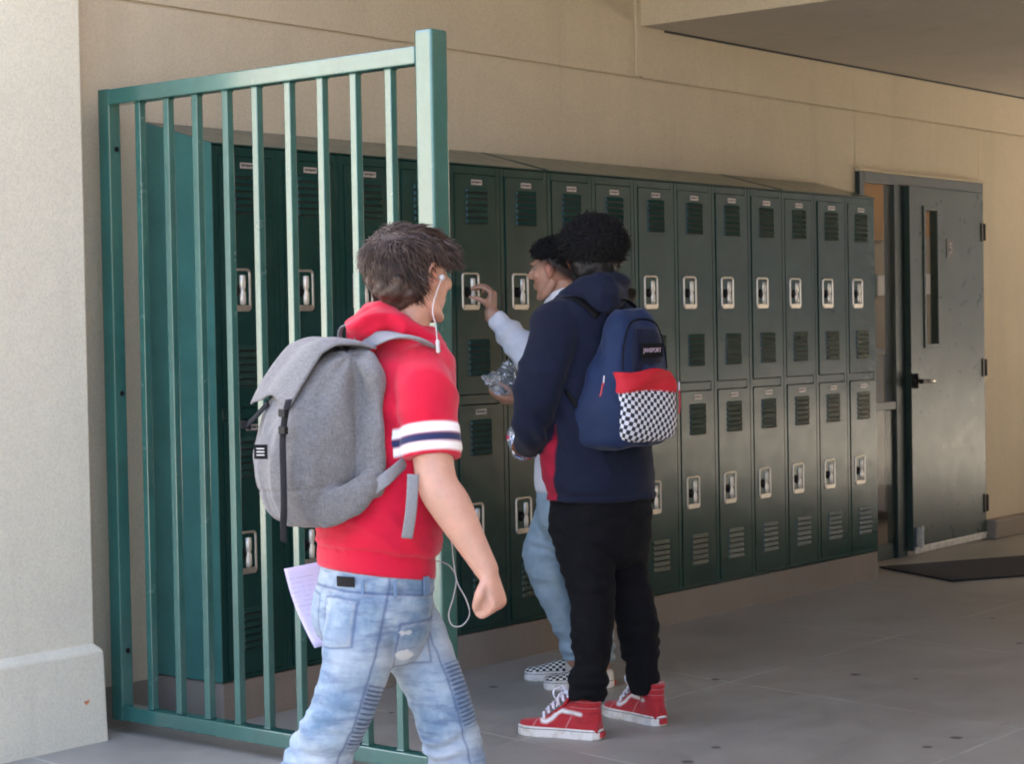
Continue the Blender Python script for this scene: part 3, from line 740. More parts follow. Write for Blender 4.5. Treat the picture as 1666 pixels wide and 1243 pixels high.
    if kind == 'high':
        lc = MB()
        for i in range(6):
            t = i/5; y = .192-.085*t; z = .066+.075*t**.85; w_ = .017+.004*t
            zz = z+.006
            c = [P(-w_-.004, y-.004, zz-.012), P(-w_*.6, y+.003, zz), P(0, y+.007, zz+.005), P(w_*.6, y+.003, zz), P(w_+.004, y-.004, zz-.012)]
            limb(lc, c, [(.0022, .0046)]*5, n=8, side=U, sub=3)
            if i < 5:
                y2 = .192-.085*(i+1)/5; z2 = .066+.075*((i+1)/5)**.85+.006
                limb(lc, [P(w_, y, zz-.003), P(0, (y+y2)/2+.008, (zz+z2)/2+.005), P(-w_, y2, z2-.003)], [(.002, .004)]*3, n=8, side=U, sub=3)
        lc.build('laces', mats['lace'], up, smooth=True)
        lc = MB()
        for s in (-1, 1):
            b0 = P(0, .118, .150)
            lp_ = [b0, b0+X*s*.014+F*.022+U*.012, b0+X*s*.026+F*.036+U*.004, b0+X*s*.028+F*.030-U*.020, b0+X*s*.014+F*.014-U*.012, b0]
            limb(lc, lp_, [(.0018, .0036)]*6, n=8, side=U, sub=4)
            limb(lc, [b0, b0+X*s*.02+F*.02-U*.010, b0+X*s*.034+F*.022-U*.045], [.0024]*3, n=8, sub=3)
        lc.build('lace_bow', mats['lace'], up, smooth=True)
        tg = MB(); limb(tg, [P(0, .150, .082), P(0, .115, .115), P(0, .095, .155)], [(.023, .005), (.025, .006), (.026, .006)], n=12, side=X); tg.build('tongue', mats['tongue'], up, smooth=True)
    return up
# ================================================================== the boy in the red hoodie
SK1 = skin_mat('fair_skin', (.50, .295, .215)); SK2 = skin_mat('light_brown_skin', (.47, .265, .175)); SK3 = skin_mat('brown_skin', (.26, .11, .06))
D1 = 4.75
th = R(30); F1 = math.cos(th)*RT+math.sin(th)*AW; L1 = math.sin(th)*RT-math.cos(th)*AW      # facing, his right hand side
def a1(x, y, fd=0, ld=0): return at(x, y, D1)+F1*fd+L1*ld
def plane1(x, y, dd=0): return at(x, y, D1+dd)
hd_F = (math.cos(R(43))*RT+math.sin(R(43))*AW-UP*.05).normalized()
body = MB()
HC = plane1(672, 452)
pf1, A1, carve1 = head(body, HC, hd_F, 1.0)
limb(body, [plane1(660, 588), plane1(663, 545), plane1(669, 500)], [.046, .050, .052], n=20)
SH_R, EL_R, WR_R = plane1(690, 606, -.135), plane1(710, 782, -.185), plane1(792, 928, -.20)
SH_L, EL_L, WR_L = plane1(612, 606, .13), plane1(560, 780, .25), plane1(566, 960, .24)
sect(body, [(a1(655, 592), .09, .055), (a1(648, 630), .145, .080), (a1(640, 700), .155, .10), (a1(628, 800), .150, .105), (a1(618, 900), .155, .115), (a1(612, 980), .150, .12), (a1(608, 1030), .11, .09)], L1, F1, sub=3)
for sh, el, wr in ((SH_R, EL_R, WR_R), (SH_L, EL_L, WR_L)):
    limb(body, [sh, sh.lerp(el, .5), el, el.lerp(wr, .3), el.lerp(wr, .75), wr], [.034, .046, .048, .049, .035, (.029, .027)], n=18, side=F1)
# right fist: back of the hand to the camera and up, fingers curled under
dR = (plane1(806, 968, -.20)-WR_R).normalized()
pnR = (-RT*.75-UP*.35+AW*.35).normalized(); thR = (-RT*.3-AW*1.0-UP*.2).normalized()
ball(body, WR_R+dR*.066+pnR.normalized()*.024+thR.normalized()*.006, (.033, .030, .028), n=9)
hand(body, WR_R+dR*.006, dR, pnR, thR, [(70, 96, 66), (76, 98, 68), (80, 98, 68), (82, 96, 66)], (.35, (-.15, .80, .70), (-.95, .30, .55)), .98, -.02)
# left hand holds the sheet of paper
dL = (-UP*.95-RT*.25).normalized()
hand(body, WR_L, dL, (AW*-.9+RT*.2), (RT*1.0), [(30, 40, 25), (32, 42, 25), (35, 42, 25), (38, 42, 25)], (.4, (.3, .7, .7), (-.3, .9, .5)), .90)
HIPR, KNR, ANR = plane1(598, 985, -.08), plane1(560, 1150, -.10), plane1(452, 1352, -.02)
HIPL, KNL, ANL = plane1(645, 985, .08), plane1(716, 1140, .02), plane1(772, 1388, .04)
for hp, kn, an in ((HIPR, KNR, ANR), (HIPL, KNL, ANL)):
    limb(body, [hp, hp.lerp(kn, .5), kn, kn.lerp(an, .4), an], [.070, .064, .050, .048, .034], n=18)
toeR, toeL = V((ANR.x, ANR.y, 0))+F1*.13, V((ANL.x, ANL.y, .03))+F1*.19
heelR = V((ANR.x, ANR.y, ANR.z-.085))-F1*.04; heelL = V((ANL.x, ANL.y, .0))-F1*.06
limb(body, [ANR, heelR*.6+toeR*.4+UP*.04, toeR+UP*.03-F1*.03], [.034, .030, .022], n=12)
limb(body, [ANL, heelL*.6+toeL*.4+UP*.045, toeL+UP*.03-F1*.03], [.034, .030, .022], n=12)
earR = pf1(.088, -.005, .005); noseP = pf1(0, .11, -.014)
def red1(p): return min(1, .55*gauss((p-earR).length, .035)+.35*gauss((p-noseP).length, .03)+.5*gauss((p-(WR_R+dR*.11)).length, .035))
b1 = blob('person', body, .0048, SK1, None, 3, lambda p, n: carve1(p), {'red': red1, 'fade': lambda p: 0.0}, origin=(HIPR.x, HIPR.y, 0))
tag(b1, 'brown haired boy in a red hoodie with striped sleeve, walking past the gate', 'person')
eyes(pf1, A1, b1)

# hoodie
AXR = (EL_R-SH_R)
def red_extra(nt, c, b):
    u = attr(nt, 'arm'); am = attr(nt, 'armmask'); c0 = c
    c = bandmix(nt, c, u, .160, .184, (.80, .78, .78)); c = bandmix(nt, c, u, .184, .204, (.022, .028, .085)); c = bandmix(nt, c, u, .204, .224, (.80, .78, .78))
    return mixc(nt, ramp(nt, am, [(.45, 0.), (.55, 1.)]), c0, c)
M['redcloth'] = cloth('red_sweatshirt', (.50, .006, .032), .92, .10, 800, .25, .16, red_extra)
hb = MB()
sect(hb, [(a1(669, 528), .060, .056), (a1(668, 536), .068, .062), (a1(667, 543), .080, .072), (a1(665, 552), .096, .078), (a1(660, 568), .130, .088), (a1(655, 592), .172, .105), (a1(649, 640), .182, .120), (a1(642, 700), .178, .126), (a1(630, 780), .176, .132), (a1(619, 850), .180, .140), (a1(613, 893), .178, .142), (a1(612, 905), .168, .134), (a1(612, 930), .168, .133), (a1(612, 941), .166, .131)], L1, F1, n=40, sub=4, ex=2.2)
def sleeve(mbx, pts, rad): limb(mbx, pts, rad, n=26, side=F1, cap0=True, cap1=False, sub=5)
cuff = plane1(701, 746, -.175); sR = SH_R
sleeve(hb, [sR+AW*.035-RT*.01, sR.lerp(cuff, .28), sR.lerp(cuff, .6), sR.lerp(cuff, .80), cuff], [.070, (.074, .072), (.072, .070), (.070, .068), (.069, .065)])
cuffL = SH_L.lerp(EL_L, .8)
sleeve(hb, [SH_L, SH_L.lerp(cuffL, .5), cuffL], [.078, .074, .068])
def arm_u(p):
    ax = (cuff-sR); t = (p-sR).dot(ax)/ax.length
    d = ((p-sR)-ax.normalized()*t).length
    if (p-sR).dot(L1) < -.045 or d > .088 or (p-sR).dot(L1) < -.030: 
        axl = cuffL-SH_L; tl = (p-SH_L).dot(axl)/axl.length; dl = ((p-SH_L)-axl.normalized()*tl).length
        if dl < .10 and (p-SH_L).dot(L1) < .03: return tl-(axl.length-.235)
        return -1
    return t-(ax.length-.235)
def arm_c(p):
    u = arm_u(p)
    if u > -.9: return u
    ax = (cuff-sR); return (p-sR).dot(ax)/ax.length-(ax.length-.235)
hemz = a1(612, 905).z
def fold1(p, n):
    f = .0075*max(0, ridge(p+V((0, 0, (p-sR).dot(F1)*.6)), (5, 5, 9)))-.003
    f += .0035*nz(p, (16, 16, 22))
    # bunching above the hem band
    k = gauss((p.z-(hemz+.045)), .05); f += .006*k*nz(p, (9, 9, 30))
    if p.z < hemz-.003: f = .0012*math.sin(p.z*900)*.2
    f += -.004*gauss(p.z-hemz, .006)
    sd = (p-sR).dot(L1)
    # armhole seam
    ax = (cuff-sR).normalized(); t = (p-sR).dot(ax)
    u = arm_u(p)
    if u > -.5: f += .0015*(1 if .160 < u < .224 else 0)-.002*gauss(u-.224, .004)
    # diagonal drag folds from the armpit
    q = (p-plane1(650, 700, -.12)); f += .004*gauss(q.length, .10)*math.sin((q.dot(F1)*.8+q.z)*60)
    return f
def hemwarp(p):
    k = max(0, min(1, (a1(612, 780).z-p.z)/.18)); return p-UP*(.15*k*(p-a1(612, 905)).dot(F1)-.012*k)
hoodie = blob('hoodie', hb, .0055, M['redcloth'], b1, 7, fold1, {'arm': arm_c, 'armmask': lambda p: 1.0 if arm_u(p) > -.9 else 0.0}, warp=hemwarp)
# hood: thick roll around the neck and a slumped pouch behind
hm = MB(); NC = plane1(668, 530)
ring = []
for i in range(15):
    q = 2*math.pi*i/14; f_, l_ = math.cos(q), math.sin(q)       # f_=1 front
    ring.append(NC+F1*(f_*.072-.004)+L1*(l_*.080)+UP*(-.014-.034*f_-.012*l_-.006*abs(l_)))
limb(hm, ring, [(.016 if math.cos(2*math.pi*i/14) > 0 else .016+.020*abs(math.cos(2*math.pi*i/14))) for i in range(15)], n=16, sub=3)
limb(hm, [plane1(600, 514, .05)+UP*.0, plane1(600, 530, .0), plane1(598, 548, -.03), plane1(588, 568, -.02)], [(.040, .034), (.058, .050), (.056, .052), (.036, .030)], n=20, side=L1)
limb(hm, [plane1(632, 522, -.06), plane1(600, 530, -.075), plane1(575, 548, -.05)], [.034, .040, .026], n=16)
limb(hm, [plane1(640, 520, .06), plane1(606, 525, .08), plane1(585, 545, .06)], [.034, .040, .026], n=16)
def foldh(p, n): return .013*max(0, ridge(p, (8, 8, 17)))-.006+.003*nz(p, (28, 28, 34))
blob('hood', hm, .005, M['redcloth'], b1, 3, foldh, {'arm': lambda p: -1.0, 'armmask': lambda p: 0.0})

# jeans
def denim_extra(stacks):
    def ex(nt, c, b):
        big = noise_tex(nt, 6, 5, .65); c = mixc(nt, ramp(nt, big, [(.40, 0.), (.62, .85)]), c, (.36, .43, .48))
        st = noise_tex(nt, 1, 4, .6, objvec(nt, (14, 14, 60))); c = mixc(nt, ramp(nt, st, [(.48, 0.), (.66, .55)]), c, (.055, .095, .19))
        c = mixc(nt, attr(nt, 'dk'), c, (.07, .11, .22)); c = mixc(nt, attr(nt, 'lt'), c, (.62, .64, .64))
        rib = mth(nt, 'MULTIPLY', ramp(nt, mth(nt, 'FRACT', mth(nt, 'DIVIDE', mth(nt, 'ADD', attr(nt, 'sl'), 5), .0098)), [(.0, .0), (.25, .9), (.5, .9), (.75, 0.)]), attr(nt, 'pt'))
        c = mixc(nt, rib, c, (.045, .065, .12))
        for nm, w1 in (('pk', .0016), ('sk', .0018), ('wb', .0016), ('sm', .0018)):
            a_ = attr(nt, nm)
            c = mixc(nt, ramp(nt, mth(nt, 'ABSOLUTE', a_), [(w1*.5, .62), (w1*2.4, 0.)]), c, (.045, .07, .15))
            off = ramp(nt, mth(nt, 'ABSOLUTE', mth(nt, 'ADD', a_, .0058)), [(.0004, .34), (.0014, 0.)])
            if nm != 'sm': c = mixc(nt, mth(nt, 'MULTIPLY', off, ramp(nt, noise_tex(nt, 60, 3), [(.4, .2), (.6, 1.)])), c, (.46, .43, .38))
        c = mixc(nt, attr(nt, 'rip'), c, (.56, .58, .58))
        return c
    return ex
M['denim1'] = cloth('washed_light_blue_denim', (.125, .210, .310), .85, .12, 1100, .35, .1, denim_extra(True), coarse=12)
M['denimp'] = cloth('plain_light_denim', (.125, .20, .31), .85, .2, 1100, .35, .1)
jb = MB()
sect(jb, [(a1(613, 905), .150, .118), (a1(612, 935), .160, .127), (a1(607, 975), .166, .134), (a1(604, 1015), .155, .130), (a1(610, 1055), .120, .105), (a1(622, 1082), .065, .06)], L1, F1, n=36, sub=4)
def leg(mbx, pts, rads, side): limb(mbx, pts, rads, n=26, side=side, cap0=True, cap1=False, sub=5)
cR = [HIPR, plane1(584, 1060, -.09), plane1(569, 1118, -.10), plane1(552, 1165, -.10), plane1(514, 1240, -.08), plane1(480, 1300, -.04), ANR+UP*.035]
leg(jb, cR, [.092, .087, .077, .073, .070, .064, .060], F1)
cL = [HIPL, plane1(676, 1050, .05), plane1(704, 1110, .03), plane1(722, 1160, .02), plane1(744, 1240, .02), plane1(758, 1310, .03), ANL+UP*.02]
leg(jb, cL, [.090, .082, .074, .071, .067, .062, .060], F1)
LEGS = []
for cl in (cR, cL):
    rows = interp([list(p) for p in cl], 6); LEGS.append([V(r) for r in rows])
def leg_coord(p):
    best = None
    for li, pl in enumerate(LEGS):
        s_ = 0
        for i in range(len(pl)-1):
            d = pl[i+1]-pl[i]; l = d.length; t = max(0, min(1, (p-pl[i]).dot(d)/(l*l))); q = pl[i]+d*t; dist = (p-q).length
            if best is None or dist < best[0]: best = (dist, li, s_+t*l, p-q, d.normalized())
            s_ += l
    return best
KN = [(HIPR-KNR).length, (HIPL-KNL).length]
_c = {}
def lc_(p):
    k = (round(p.x, 5), round(p.y, 5), round(p.z, 5))
    if k not in _c: _c[k] = leg_coord(p)
    return _c[k]
def front_amt(p):
    dist, li, s_, off, d = lc_(p)
    f = F1-F1.dot(d)*d; f.normalize(); o = off.normalized() if off.length > 1e-5 else off
    return o.dot(f), o.dot(L1), s_-KN[li], li
def patch(p):
    """ribbed panel on the front of the knee"""
    f, l, s_, li = front_amt(p)
    if p.z > HIPR.z-.02: return 0
    w_ = max(0, min(1, (f-.02)/.10)); e = max(0, min(1, (s_+.075)/.01))*max(0, min(1, (.075-s_)/.01))
    return w_*e
def jfold(p, n):
    f, l, s_, li = front_amt(p)
    pt = patch(p); out = 0
    out += pt*.002
    k = (1-pt)
    below = 1 if s_ > .03 else .55
    out += k*.0055*below*ridge((p.x, p.y, p.z+.25*p.x), (7, 7, 26))*.8
    out += k*.004*nz(p, (13, 13, 30))
    if s_ > .08: out += .007*math.sin(s_*2*math.pi/.06+7*nz(p, (9, 9, 9)))*(.5+nz(p, (5, 5, 5)))
    # pockets: raised flat panels
    return out
def hipuv(p):
    v = p-a1(608, 975); return v.dot(L1), v.dot(F1), v.z
def pocket(p):
    # back pockets: on the rear face; returns signed distance-ish to the outline
    x, y, z = hipuv(p)
    if y > .02: return 1
    cx = .075 if x > 0 else -.075
    dx, dz = abs(x-cx)-.058, abs(z+.035)-.060+.10*abs(x-cx)
    return max(dx, dz)
def sidepocket(p):
    x, y, z = hipuv(p)
    if x < .05: return 1
    dy, dz = abs(y-.045)-.055, abs(z+.095)-.055
    return max(dy, dz)
def jf2(p, n):
    q = jfold(p, n); x = pocket(p); sp = sidepocket(p)
    if x < .004: q = q*.5+.0025-.003*gauss(x, .004)
    if sp < .004: q = q*.4+.0045-.003*gauss(sp, .004)
    x_, y_, z_ = hipuv(p)
    q += .0025*(1 if -.008 < z_-.018 < .018 else 0)*0
    q -= .003*gauss(z_-.028+.10*y_, .005)
    return q
def dk(p):
    x, sp = pocket(p), sidepocket(p)
    f, l, s_, li = front_amt(p)
    v = .25*gauss(x, .006)+.25*gauss(sp, .006)
    pt = patch(p); v += pt*.22
    if .20 < pt*1.0+max(0, min(1, (f-.12)/.1)) and abs(s_) < .08 and pt < .9: v += .35*gauss(f-.17, .05)
    x_, y_, z_ = hipuv(p)
    v += .5*gauss(z_-.028+.10*y_, .004)
    # side seam
    if l > .8: v += .45*gauss(f, .05)
    if s_ > .1: v += .30*max(0, math.sin(s_*2*math.pi/.11))**6
    v += .25*max(0, nz(p, (10, 10, 34)))
    return max(0, min(1, v))
def seam(p):
    f, l, s_, li = front_amt(p); return f*.085+.004*nz(p, (30, 30, 30)) if (l > .3 and s_ > -.30) else .05
RIPS = [plane1(652, 1078, -.20), plane1(655, 1037, -.20)]
def lt(p):
    f, l, s_, li = front_amt(p); v = .35*gauss(s_+.12, .08)+.35*gauss(s_-.12, .04)
    return max(0, min(1, v*(.6+nz(p, (12, 12, 12)))))
def rip(p):
    a = RIPS[0]; q = p-a; u = math.hypot(q.dot(RT)/.019, (q.z-.002)/.012); v = 1 if u+.3*nz(p, (60, 60, 60)) < 1 and q.dot(AW) < .25 else 0
    a = RIPS[1]; q = p-a; u = math.hypot(q.dot(RT)/.014, q.z/.005)
    if u+.4*nz(p, (60, 60, 60)) < 1 and q.dot(AW) < .25: v = .7
    return v
jeans = blob('jeans', jb, .0052, M['denim1'], b1, 2, jf2, {'dk': dk, 'lt': lt, 'rip': rip, 'pt': patch, 'sl': lambda p: lc_(p)[2], 'pk': pocket, 'sk': sidepocket, 'wb': lambda p: hipuv(p)[2]-.028+.10*hipuv(p)[1], 'sm': seam})
# waistband label, belt loops
mb = MB()
wc = a1(612, 945)
def waist(px, dz=0, out=.0):     # point on the waist ellipse seen at pixel x on the near side
    best = None
    for i in range(120):
        q = math.pi*2*i/120; p = wc+L1*((.167+out)*math.cos(q))+F1*((.134+out)*math.sin(q))
        d = p-CP; sx_ = PW/2+FPX*d.dot(CR)/d.dot(CF)
        if (p-wc).dot(AW) < 0 and (best is None or abs(sx_-px) < best[0]): best = (abs(sx_-px), p)
    return best[1]+UP*dz
wl = MB()
pts = [waist(x, .016, .010) for x in (547, 556, 566, 577)]
wl.rings([[p+UP*.012, p-UP*.012] for p in pts], closed=False, cap=False)
o = wl.build('waist_label', simple('black_leather', (.006, .006, .007), .7, spec=.2), jeans); m_ = o.modifiers.new('s', 'SOLIDIFY'); m_.thickness = .003
for x in (586, 640, 690):
    p = waist(x, .0, .006); q = waist(x+7, .0, .006); n_ = (p-wc); n_.z = 0; n_.normalize()
    lp = MB(); lp.prism([p+UP*.022, q+UP*.022, q-UP*.022, p-UP*.022], n_*.004); lp.build('belt_loop', M['denimp'], jeans, bevel=.001)
# plain dark shoes, below the picture
shm = dict(upper=simple('dark_trainer', (.03, .03, .035), .6), sole=M['white'], line=M['black'], tab=M['black'], lace=M['white'], tongue=M['black'])
for he, to in ((heelR, toeR+UP*.0), (heelL, toeL)):
    s_ = shoe(he, to, 'slip', 1, b1, shm); setpar(s_, b1)

# hair: wavy, medium length, growing from a crown whorl
X1, Y1, U1 = A1
def loc1(p): v = p-HC; return V((v.dot(X1), v.dot(Y1), v.dot(U1)))
cap = MB()
ball(cap, pf1(0, -.018, .034), (.080, .098, .084), A1, 18)
ball(cap, pf1(0, -.050, -.012), (.076, .066, .066), A1, 14)
def capd(p, n):
    q = loc1(p); d = .010*nz(p, (26, 26, 26))+.005*nz(p, (60, 60, 60))
    # trim the cap off the face and below the ears: pull inside the skull
    if q.y > .045 and q.z < .052: d -= .05*min(1, (q.y-.045)/.02+.2)
    if abs(q.x) > .05 and q.z < .0+ .3*q.y and q.y > -.035: d -= .03
    return d
hairA = blob('hair', cap, .005, M['hairbrown'], b1, 1, capd)
crown = V((.02, -.10, .085))
def st1(rnd):
    u, v = rnd.uniform(-1, 1), rnd.uniform(0, 6.283); s = math.sqrt(1-u*u)
    q = V((s*math.cos(v), s*math.sin(v), u))
    l = V((q.x*.085, q.y*.104-.015, q.z*.092+.034))
    if l.y > .055 and l.z < .060: return None
    if l.y > -.005 and l.z < .036: return None
    if abs(l.x) > .045 and -.040 < l.y < .035 and l.z < .050: return None
    if l.y > -.045 and l.z < -.010 and abs(l.x) > .02: return None
    if l.z < -.058: return None
    p = pf1(l.x, l.y, l.z); n = (X1*q.x+Y1*q.y+U1*q.z).normalized()
    return p, n
def fl1(p, t, nr, rv, ph):
    l = loc1(p); out = V((l.x, (l.y+.015)*.8, l.z-.03)).normalized(); away = V((l.x, l.y, l.z))-crown+V((rv[0], rv[1], 0))*.022
    tg = away-away.dot(out)*out; tg = tg.normalized() if tg.length > .004 else V((1, 0, 0))
    d = tg*.9+out*(.42-.75*t)+V((0, 0, -1))*(.25+.4*t)
    d += V((math.sin(p.z*70+p.x*30), math.sin(p.x*60+p.z*40+1.3), math.cos(p.y*65)))*.33
    d += V(rv)*.16
    if t > .6: d += out*.55
    d.normalize(); return X1*d.x+Y1*d.y+U1*d.z
m1 = hair_locks('h', 7000, st1, fl1, lambda p, r: r.uniform(.032, .060)*(.62 if loc1(p).y > .0 and loc1(p).z < .06 else 1), .0022, M['hairbrown'], None, 3)
def st1b(rnd):
    for _ in range(50):
        r_ = st1(rnd)
        if r_ is None: continue
        l = loc1(r_[0])
        if l.y > .03 and l.z > .045: return r_
    return None
def fl1b(p, t, nr, rv, ph):
    l = loc1(p); out = V((l.x, l.y*.9, l.z-.03)).normalized()
    d = V((.25, .95-.8*t, -.35-.7*t))+out*.35+V(rv)*.14+V((math.sin(l.z*80+rv[0]), 0, math.sin(l.y*90)))*.22
    d.normalize(); return X1*d.x+Y1*d.y+U1*d.z
m2 = hair_locks('h', 1500, st1b, fl1b, lambda p, r: r.uniform(.035, .060), .0022, M['hairbrown'], None, 4)
join_mesh('hair_locks', [m1, m2], b1)

# ------------------------------------------------------------------ his grey backpack
def patch_extra(nt, c, b): return c
M['heather'] = cloth('heather_grey_canvas', (.150, .148, .152), .9, .10, 700, .3, .15, None, heather=.55)
M['web'] = simple('dark_webbing', (.007, .0075, .010), .8, 0, .2, 200, .3, 500, spec=.15)
M['greyweb'] = simple('grey_webbing', (.20, .205, .22), .8, 0, .15, 300, .3, 500)
BK = -F1
def bg(x, y, dd=.0): return at(x, y, D1-.06+dd)
bp = MB()
rows_b = [(bg(512, 853), .085, .055), (bg(508, 842), .118, .082), (bg(503, 812), .138, .100), (bg(499, 770), .144, .110), (bg(500, 725), .143, .110), (bg(508, 680), .136, .098), (bg(521, 640), .122, .082), (bg(534, 605), .108, .066), (bg(545, 580), .095, .050), (bg(552, 570), .075, .030)]
sect(bp, rows_b, L1, BK, n=40, sub=5, ex=2.9)
limb(bp, [bg(585, 590, -.03), bg(588, 700, -.03), bg(590, 800, -.05)], [(.03, .085), (.035, .11), (.03, .10)], side=F1, n=16)
limb(bp, [bg(520, 832, -.12), bg(570, 812, -.13), bg(610, 780, -.13)], [(.045, .02), (.042, .018), (.020, .012)], side=UP, n=14)
def foldb(p, n):
    f = .010*nz(p, (9, 9, 5))+.0035*nz(p, (26, 26, 20))
    v = p-bg(560, 580); 
    # long drag fold running from the top by the shoulder down to the lower front
    d = (p-bg(572, 578)); t = d.normalized() if d.length > 0 else d
    ang = math.atan2(d.dot(RT), -d.z); f += .016*math.cos(ang*6+.6)*min(1, (d.length/.16)**2)*max(0, 1-d.length/.40)
    f += .007*max(0, ridge(p+V((0, 0, (p.x+p.y)*.7)), (9, 9, 3.2)))+.004*max(0, ridge(p, (16, 16, 9)))-.004
    f -= .004*gauss(p.z-bg(500, 790).z-.12*(p-bg(500, 790)).dot(RT), .004)
    return f
gb = blob('backpack', bp, .0055, M['heather'], None, 3, foldb, origin=(bg(500, 850).x, bg(500, 850).y, bg(500, 850).z))
tag(gb, 'grey heather backpack with dark straps on the back of the boy in red', 'backpack')
# lid: a stiff light sheet folded over the roll of the top
lid = MB()
def lidpt(u, v):
    # u across (-1 far .. 1 near), v from the rear seam (0) over the roll (.3) down to the front edge (1)
    prof = [(585, 572), (560, 561), (525, 556), (500, 566), (480, 592), (460, 622), (444, 652)]
    k = v*6; i = min(5, int(k)); t = k-i
    x = prof[i][0]*(1-t)+prof[i+1][0]*t; y = prof[i][1]*(1-t)+prof[i+1][1]*t
    wd = .085+.030*math.sin(min(1, v*1.1)*math.pi/2)
    p = bg(x+4, y-1)+BK*.018*min(1, v*2.5)+UP*.006; drop = .020*abs(u)**3*(.35+v)+.006*math.sin(u*5+v*4)
    return p+L1*(u*wd)-UP*drop
gr = 22; vs = [lidpt(-1+2*i/gr, j/gr) for j in range(gr+1) for i in range(gr+1)]
lid.add(vs, [(j*(gr+1)+i, j*(gr+1)+i+1, (j+1)*(gr+1)+i+1, (j+1)*(gr+1)+i) for j in range(gr) for i in range(gr)])
o = lid.build('lid', M['heather'], gb, smooth=True); m_ = o.modifiers.new('s', 'SOLIDIFY'); m_.thickness = .007; m_.offset = 0
m_ = o.modifiers.new('b', 'SUBSURF'); m_.levels = 1; m_.render_levels = 1
def strap(name, pts, w_, t_, mat, parent, side):
    mb_ = MB(); limb(mb_, pts, [(w_, t_)]*len(pts), n=12, side=side, sub=5, cap0=False, cap1=False); return mb_.build(name, mat, parent, smooth=True)
SD = (L1*.8+F1*.2)
strap('front_strap', [bg(470, 650, -.145), bg(464, 676, -.155), bg(460, 715, -.16), bg(461, 770, -.165), bg(462, 825, -.165), bg(461, 852, -.15), bg(462, 882, -.14)], .0125, .0020, M['web'], gb, SD)
for y in (672, 700):
    mb = MB(); c = bg(464, y, -.168); mb.prism([c+L1*.019+UP*.009, c-L1*.019+UP*.009, c-L1*.019-UP*.009, c+L1*.019-UP*.009], -F1*.010); mb.build('buckle', M['black'], gb, bevel=.002)
strap('side_strap', [bg(436, 655, .0), bg(418, 676, .01), bg(402, 692, .02)], .014, .003, M['web'], gb, L1)
mb = MB(); c = bg(404, 692, .02); mb.prism([c+UP*.012-RT*.018, c+UP*.006+RT*.006, c-UP*.012+RT*.006, c-UP*.008-RT*.018], AW*.008); mb.build('buckle', M['black'], gb, bevel=.002)
mb = MB(); c = bg(426, 735, -.085); tn = (BK*.75+L1*.65).normalized(); ts = UP.cross(tn).normalized()
c = c+tn*.004
mb.prism([c+ts*.017+UP*.017, c-ts*.017+UP*.017, c-ts*.017-UP*.017, c+ts*.017-UP*.017], tn*.003)
for k in (-1, 0, 1): mb.prism([c+tn*.003+ts*.010+UP*(k*.0075+.0011), c+tn*.003-ts*.010+UP*(k*.0075+.0011), c+tn*.003-ts*.010+UP*(k*.0075-.0011), c+tn*.003+ts*.010+UP*(k*.0075-.0011)], tn*.001, 1)
mb.build('patch', [M['web'], M['white']], gb)
# shoulder strap: over the near shoulder, under the arm
strap('shoulder_strap', [bg(566, 580, .0), bg(590, 561, -.02), bg(622, 549, -.06), bg(655, 547, -.085), bg(685, 554, -.08), bg(708, 570, -.03), bg(722, 600, .06), bg(728, 660, .10), bg(715, 720, .08)], .021, .0055, M['greyweb'], gb, (L1*.9+F1*.2-UP*.1))
strap('shoulder_strap', [bg(560, 580, .12), bg(590, 560, .17), bg(630, 548, .20), bg(665, 560, .24), bg(680, 600, .28), bg(680, 680, .28), bg(640, 760, .26), bg(580, 800, .16)], .021, .0055, M['greyweb'], gb, L1)
strap('lower_strap', [bg(606, 796, -.135), bg(632, 776, -.145), bg(662, 750, -.10), bg(690, 735, -.03)], .0155, .003, M['greyweb'], gb, UP)
strap('strap_end', [bg(672, 772, -.165), bg(671, 800, -.17), bg(668, 838, -.168), bg(662, 876, -.155)], .0135, .0022, M['greyweb'], gb, (RT+AW*.2))
strap('haul_loop', [bg(562, 574, .02), bg(553, 553, .01), bg(556, 533, .0), bg(572, 530, -.01), bg(580, 545, -.01), bg(577, 566, 0)], .013, .0028, M['greyweb'], gb, (AW+RT*.3))

# ------------------------------------------------------------------ earphones, paper
ew = MB(); e0 = pf1(.090, .010, -.002)
ew.tube([e0+L1*.012, e0, ], .007, 10)
wire = [e0+L1*.006, plane1(704, 500, -.135), plane1(709, 530, -.145), plane1(712, 562, -.15)]
limb(ew, wire, [.0014]*4, n=6, sub=4)
M['cable'] = simple('white_cable', (.46, .45, .44), .5)
ep = ew.build('earphones', M['cable'], None, smooth=True); tag(ep, 'white earphone cable hanging from the ear of the boy in red', 'earphones')
c2 = MB(); limb(c2, [plane1(722, 790, .10), plane1(722, 830, .08), plane1(728, 860, .04), plane1(735, 885, .0), plane1(738, 915, -.03), plane1(744, 948, -.05), plane1(758, 975, -.055), plane1(764, 1000, -.055), plane1(752, 1018, -.055), plane1(736, 1018, -.05), plane1(730, 1000, -.045), plane1(738, 970, -.04), plane1(742, 940, -.03), plane1(730, 920, .0), plane1(708, 912, .03)], [.0014]*16, n=6, sub=5)
c2.build('lower_cable', M['cable'], ep, smooth=True)
c3 = MB(); limb(c3, [plane1(712, 556, -.15), plane1(713, 572, -.15)], [.0050, .0045], n=8); c3.build('remote', M['cable'], ep, smooth=True)
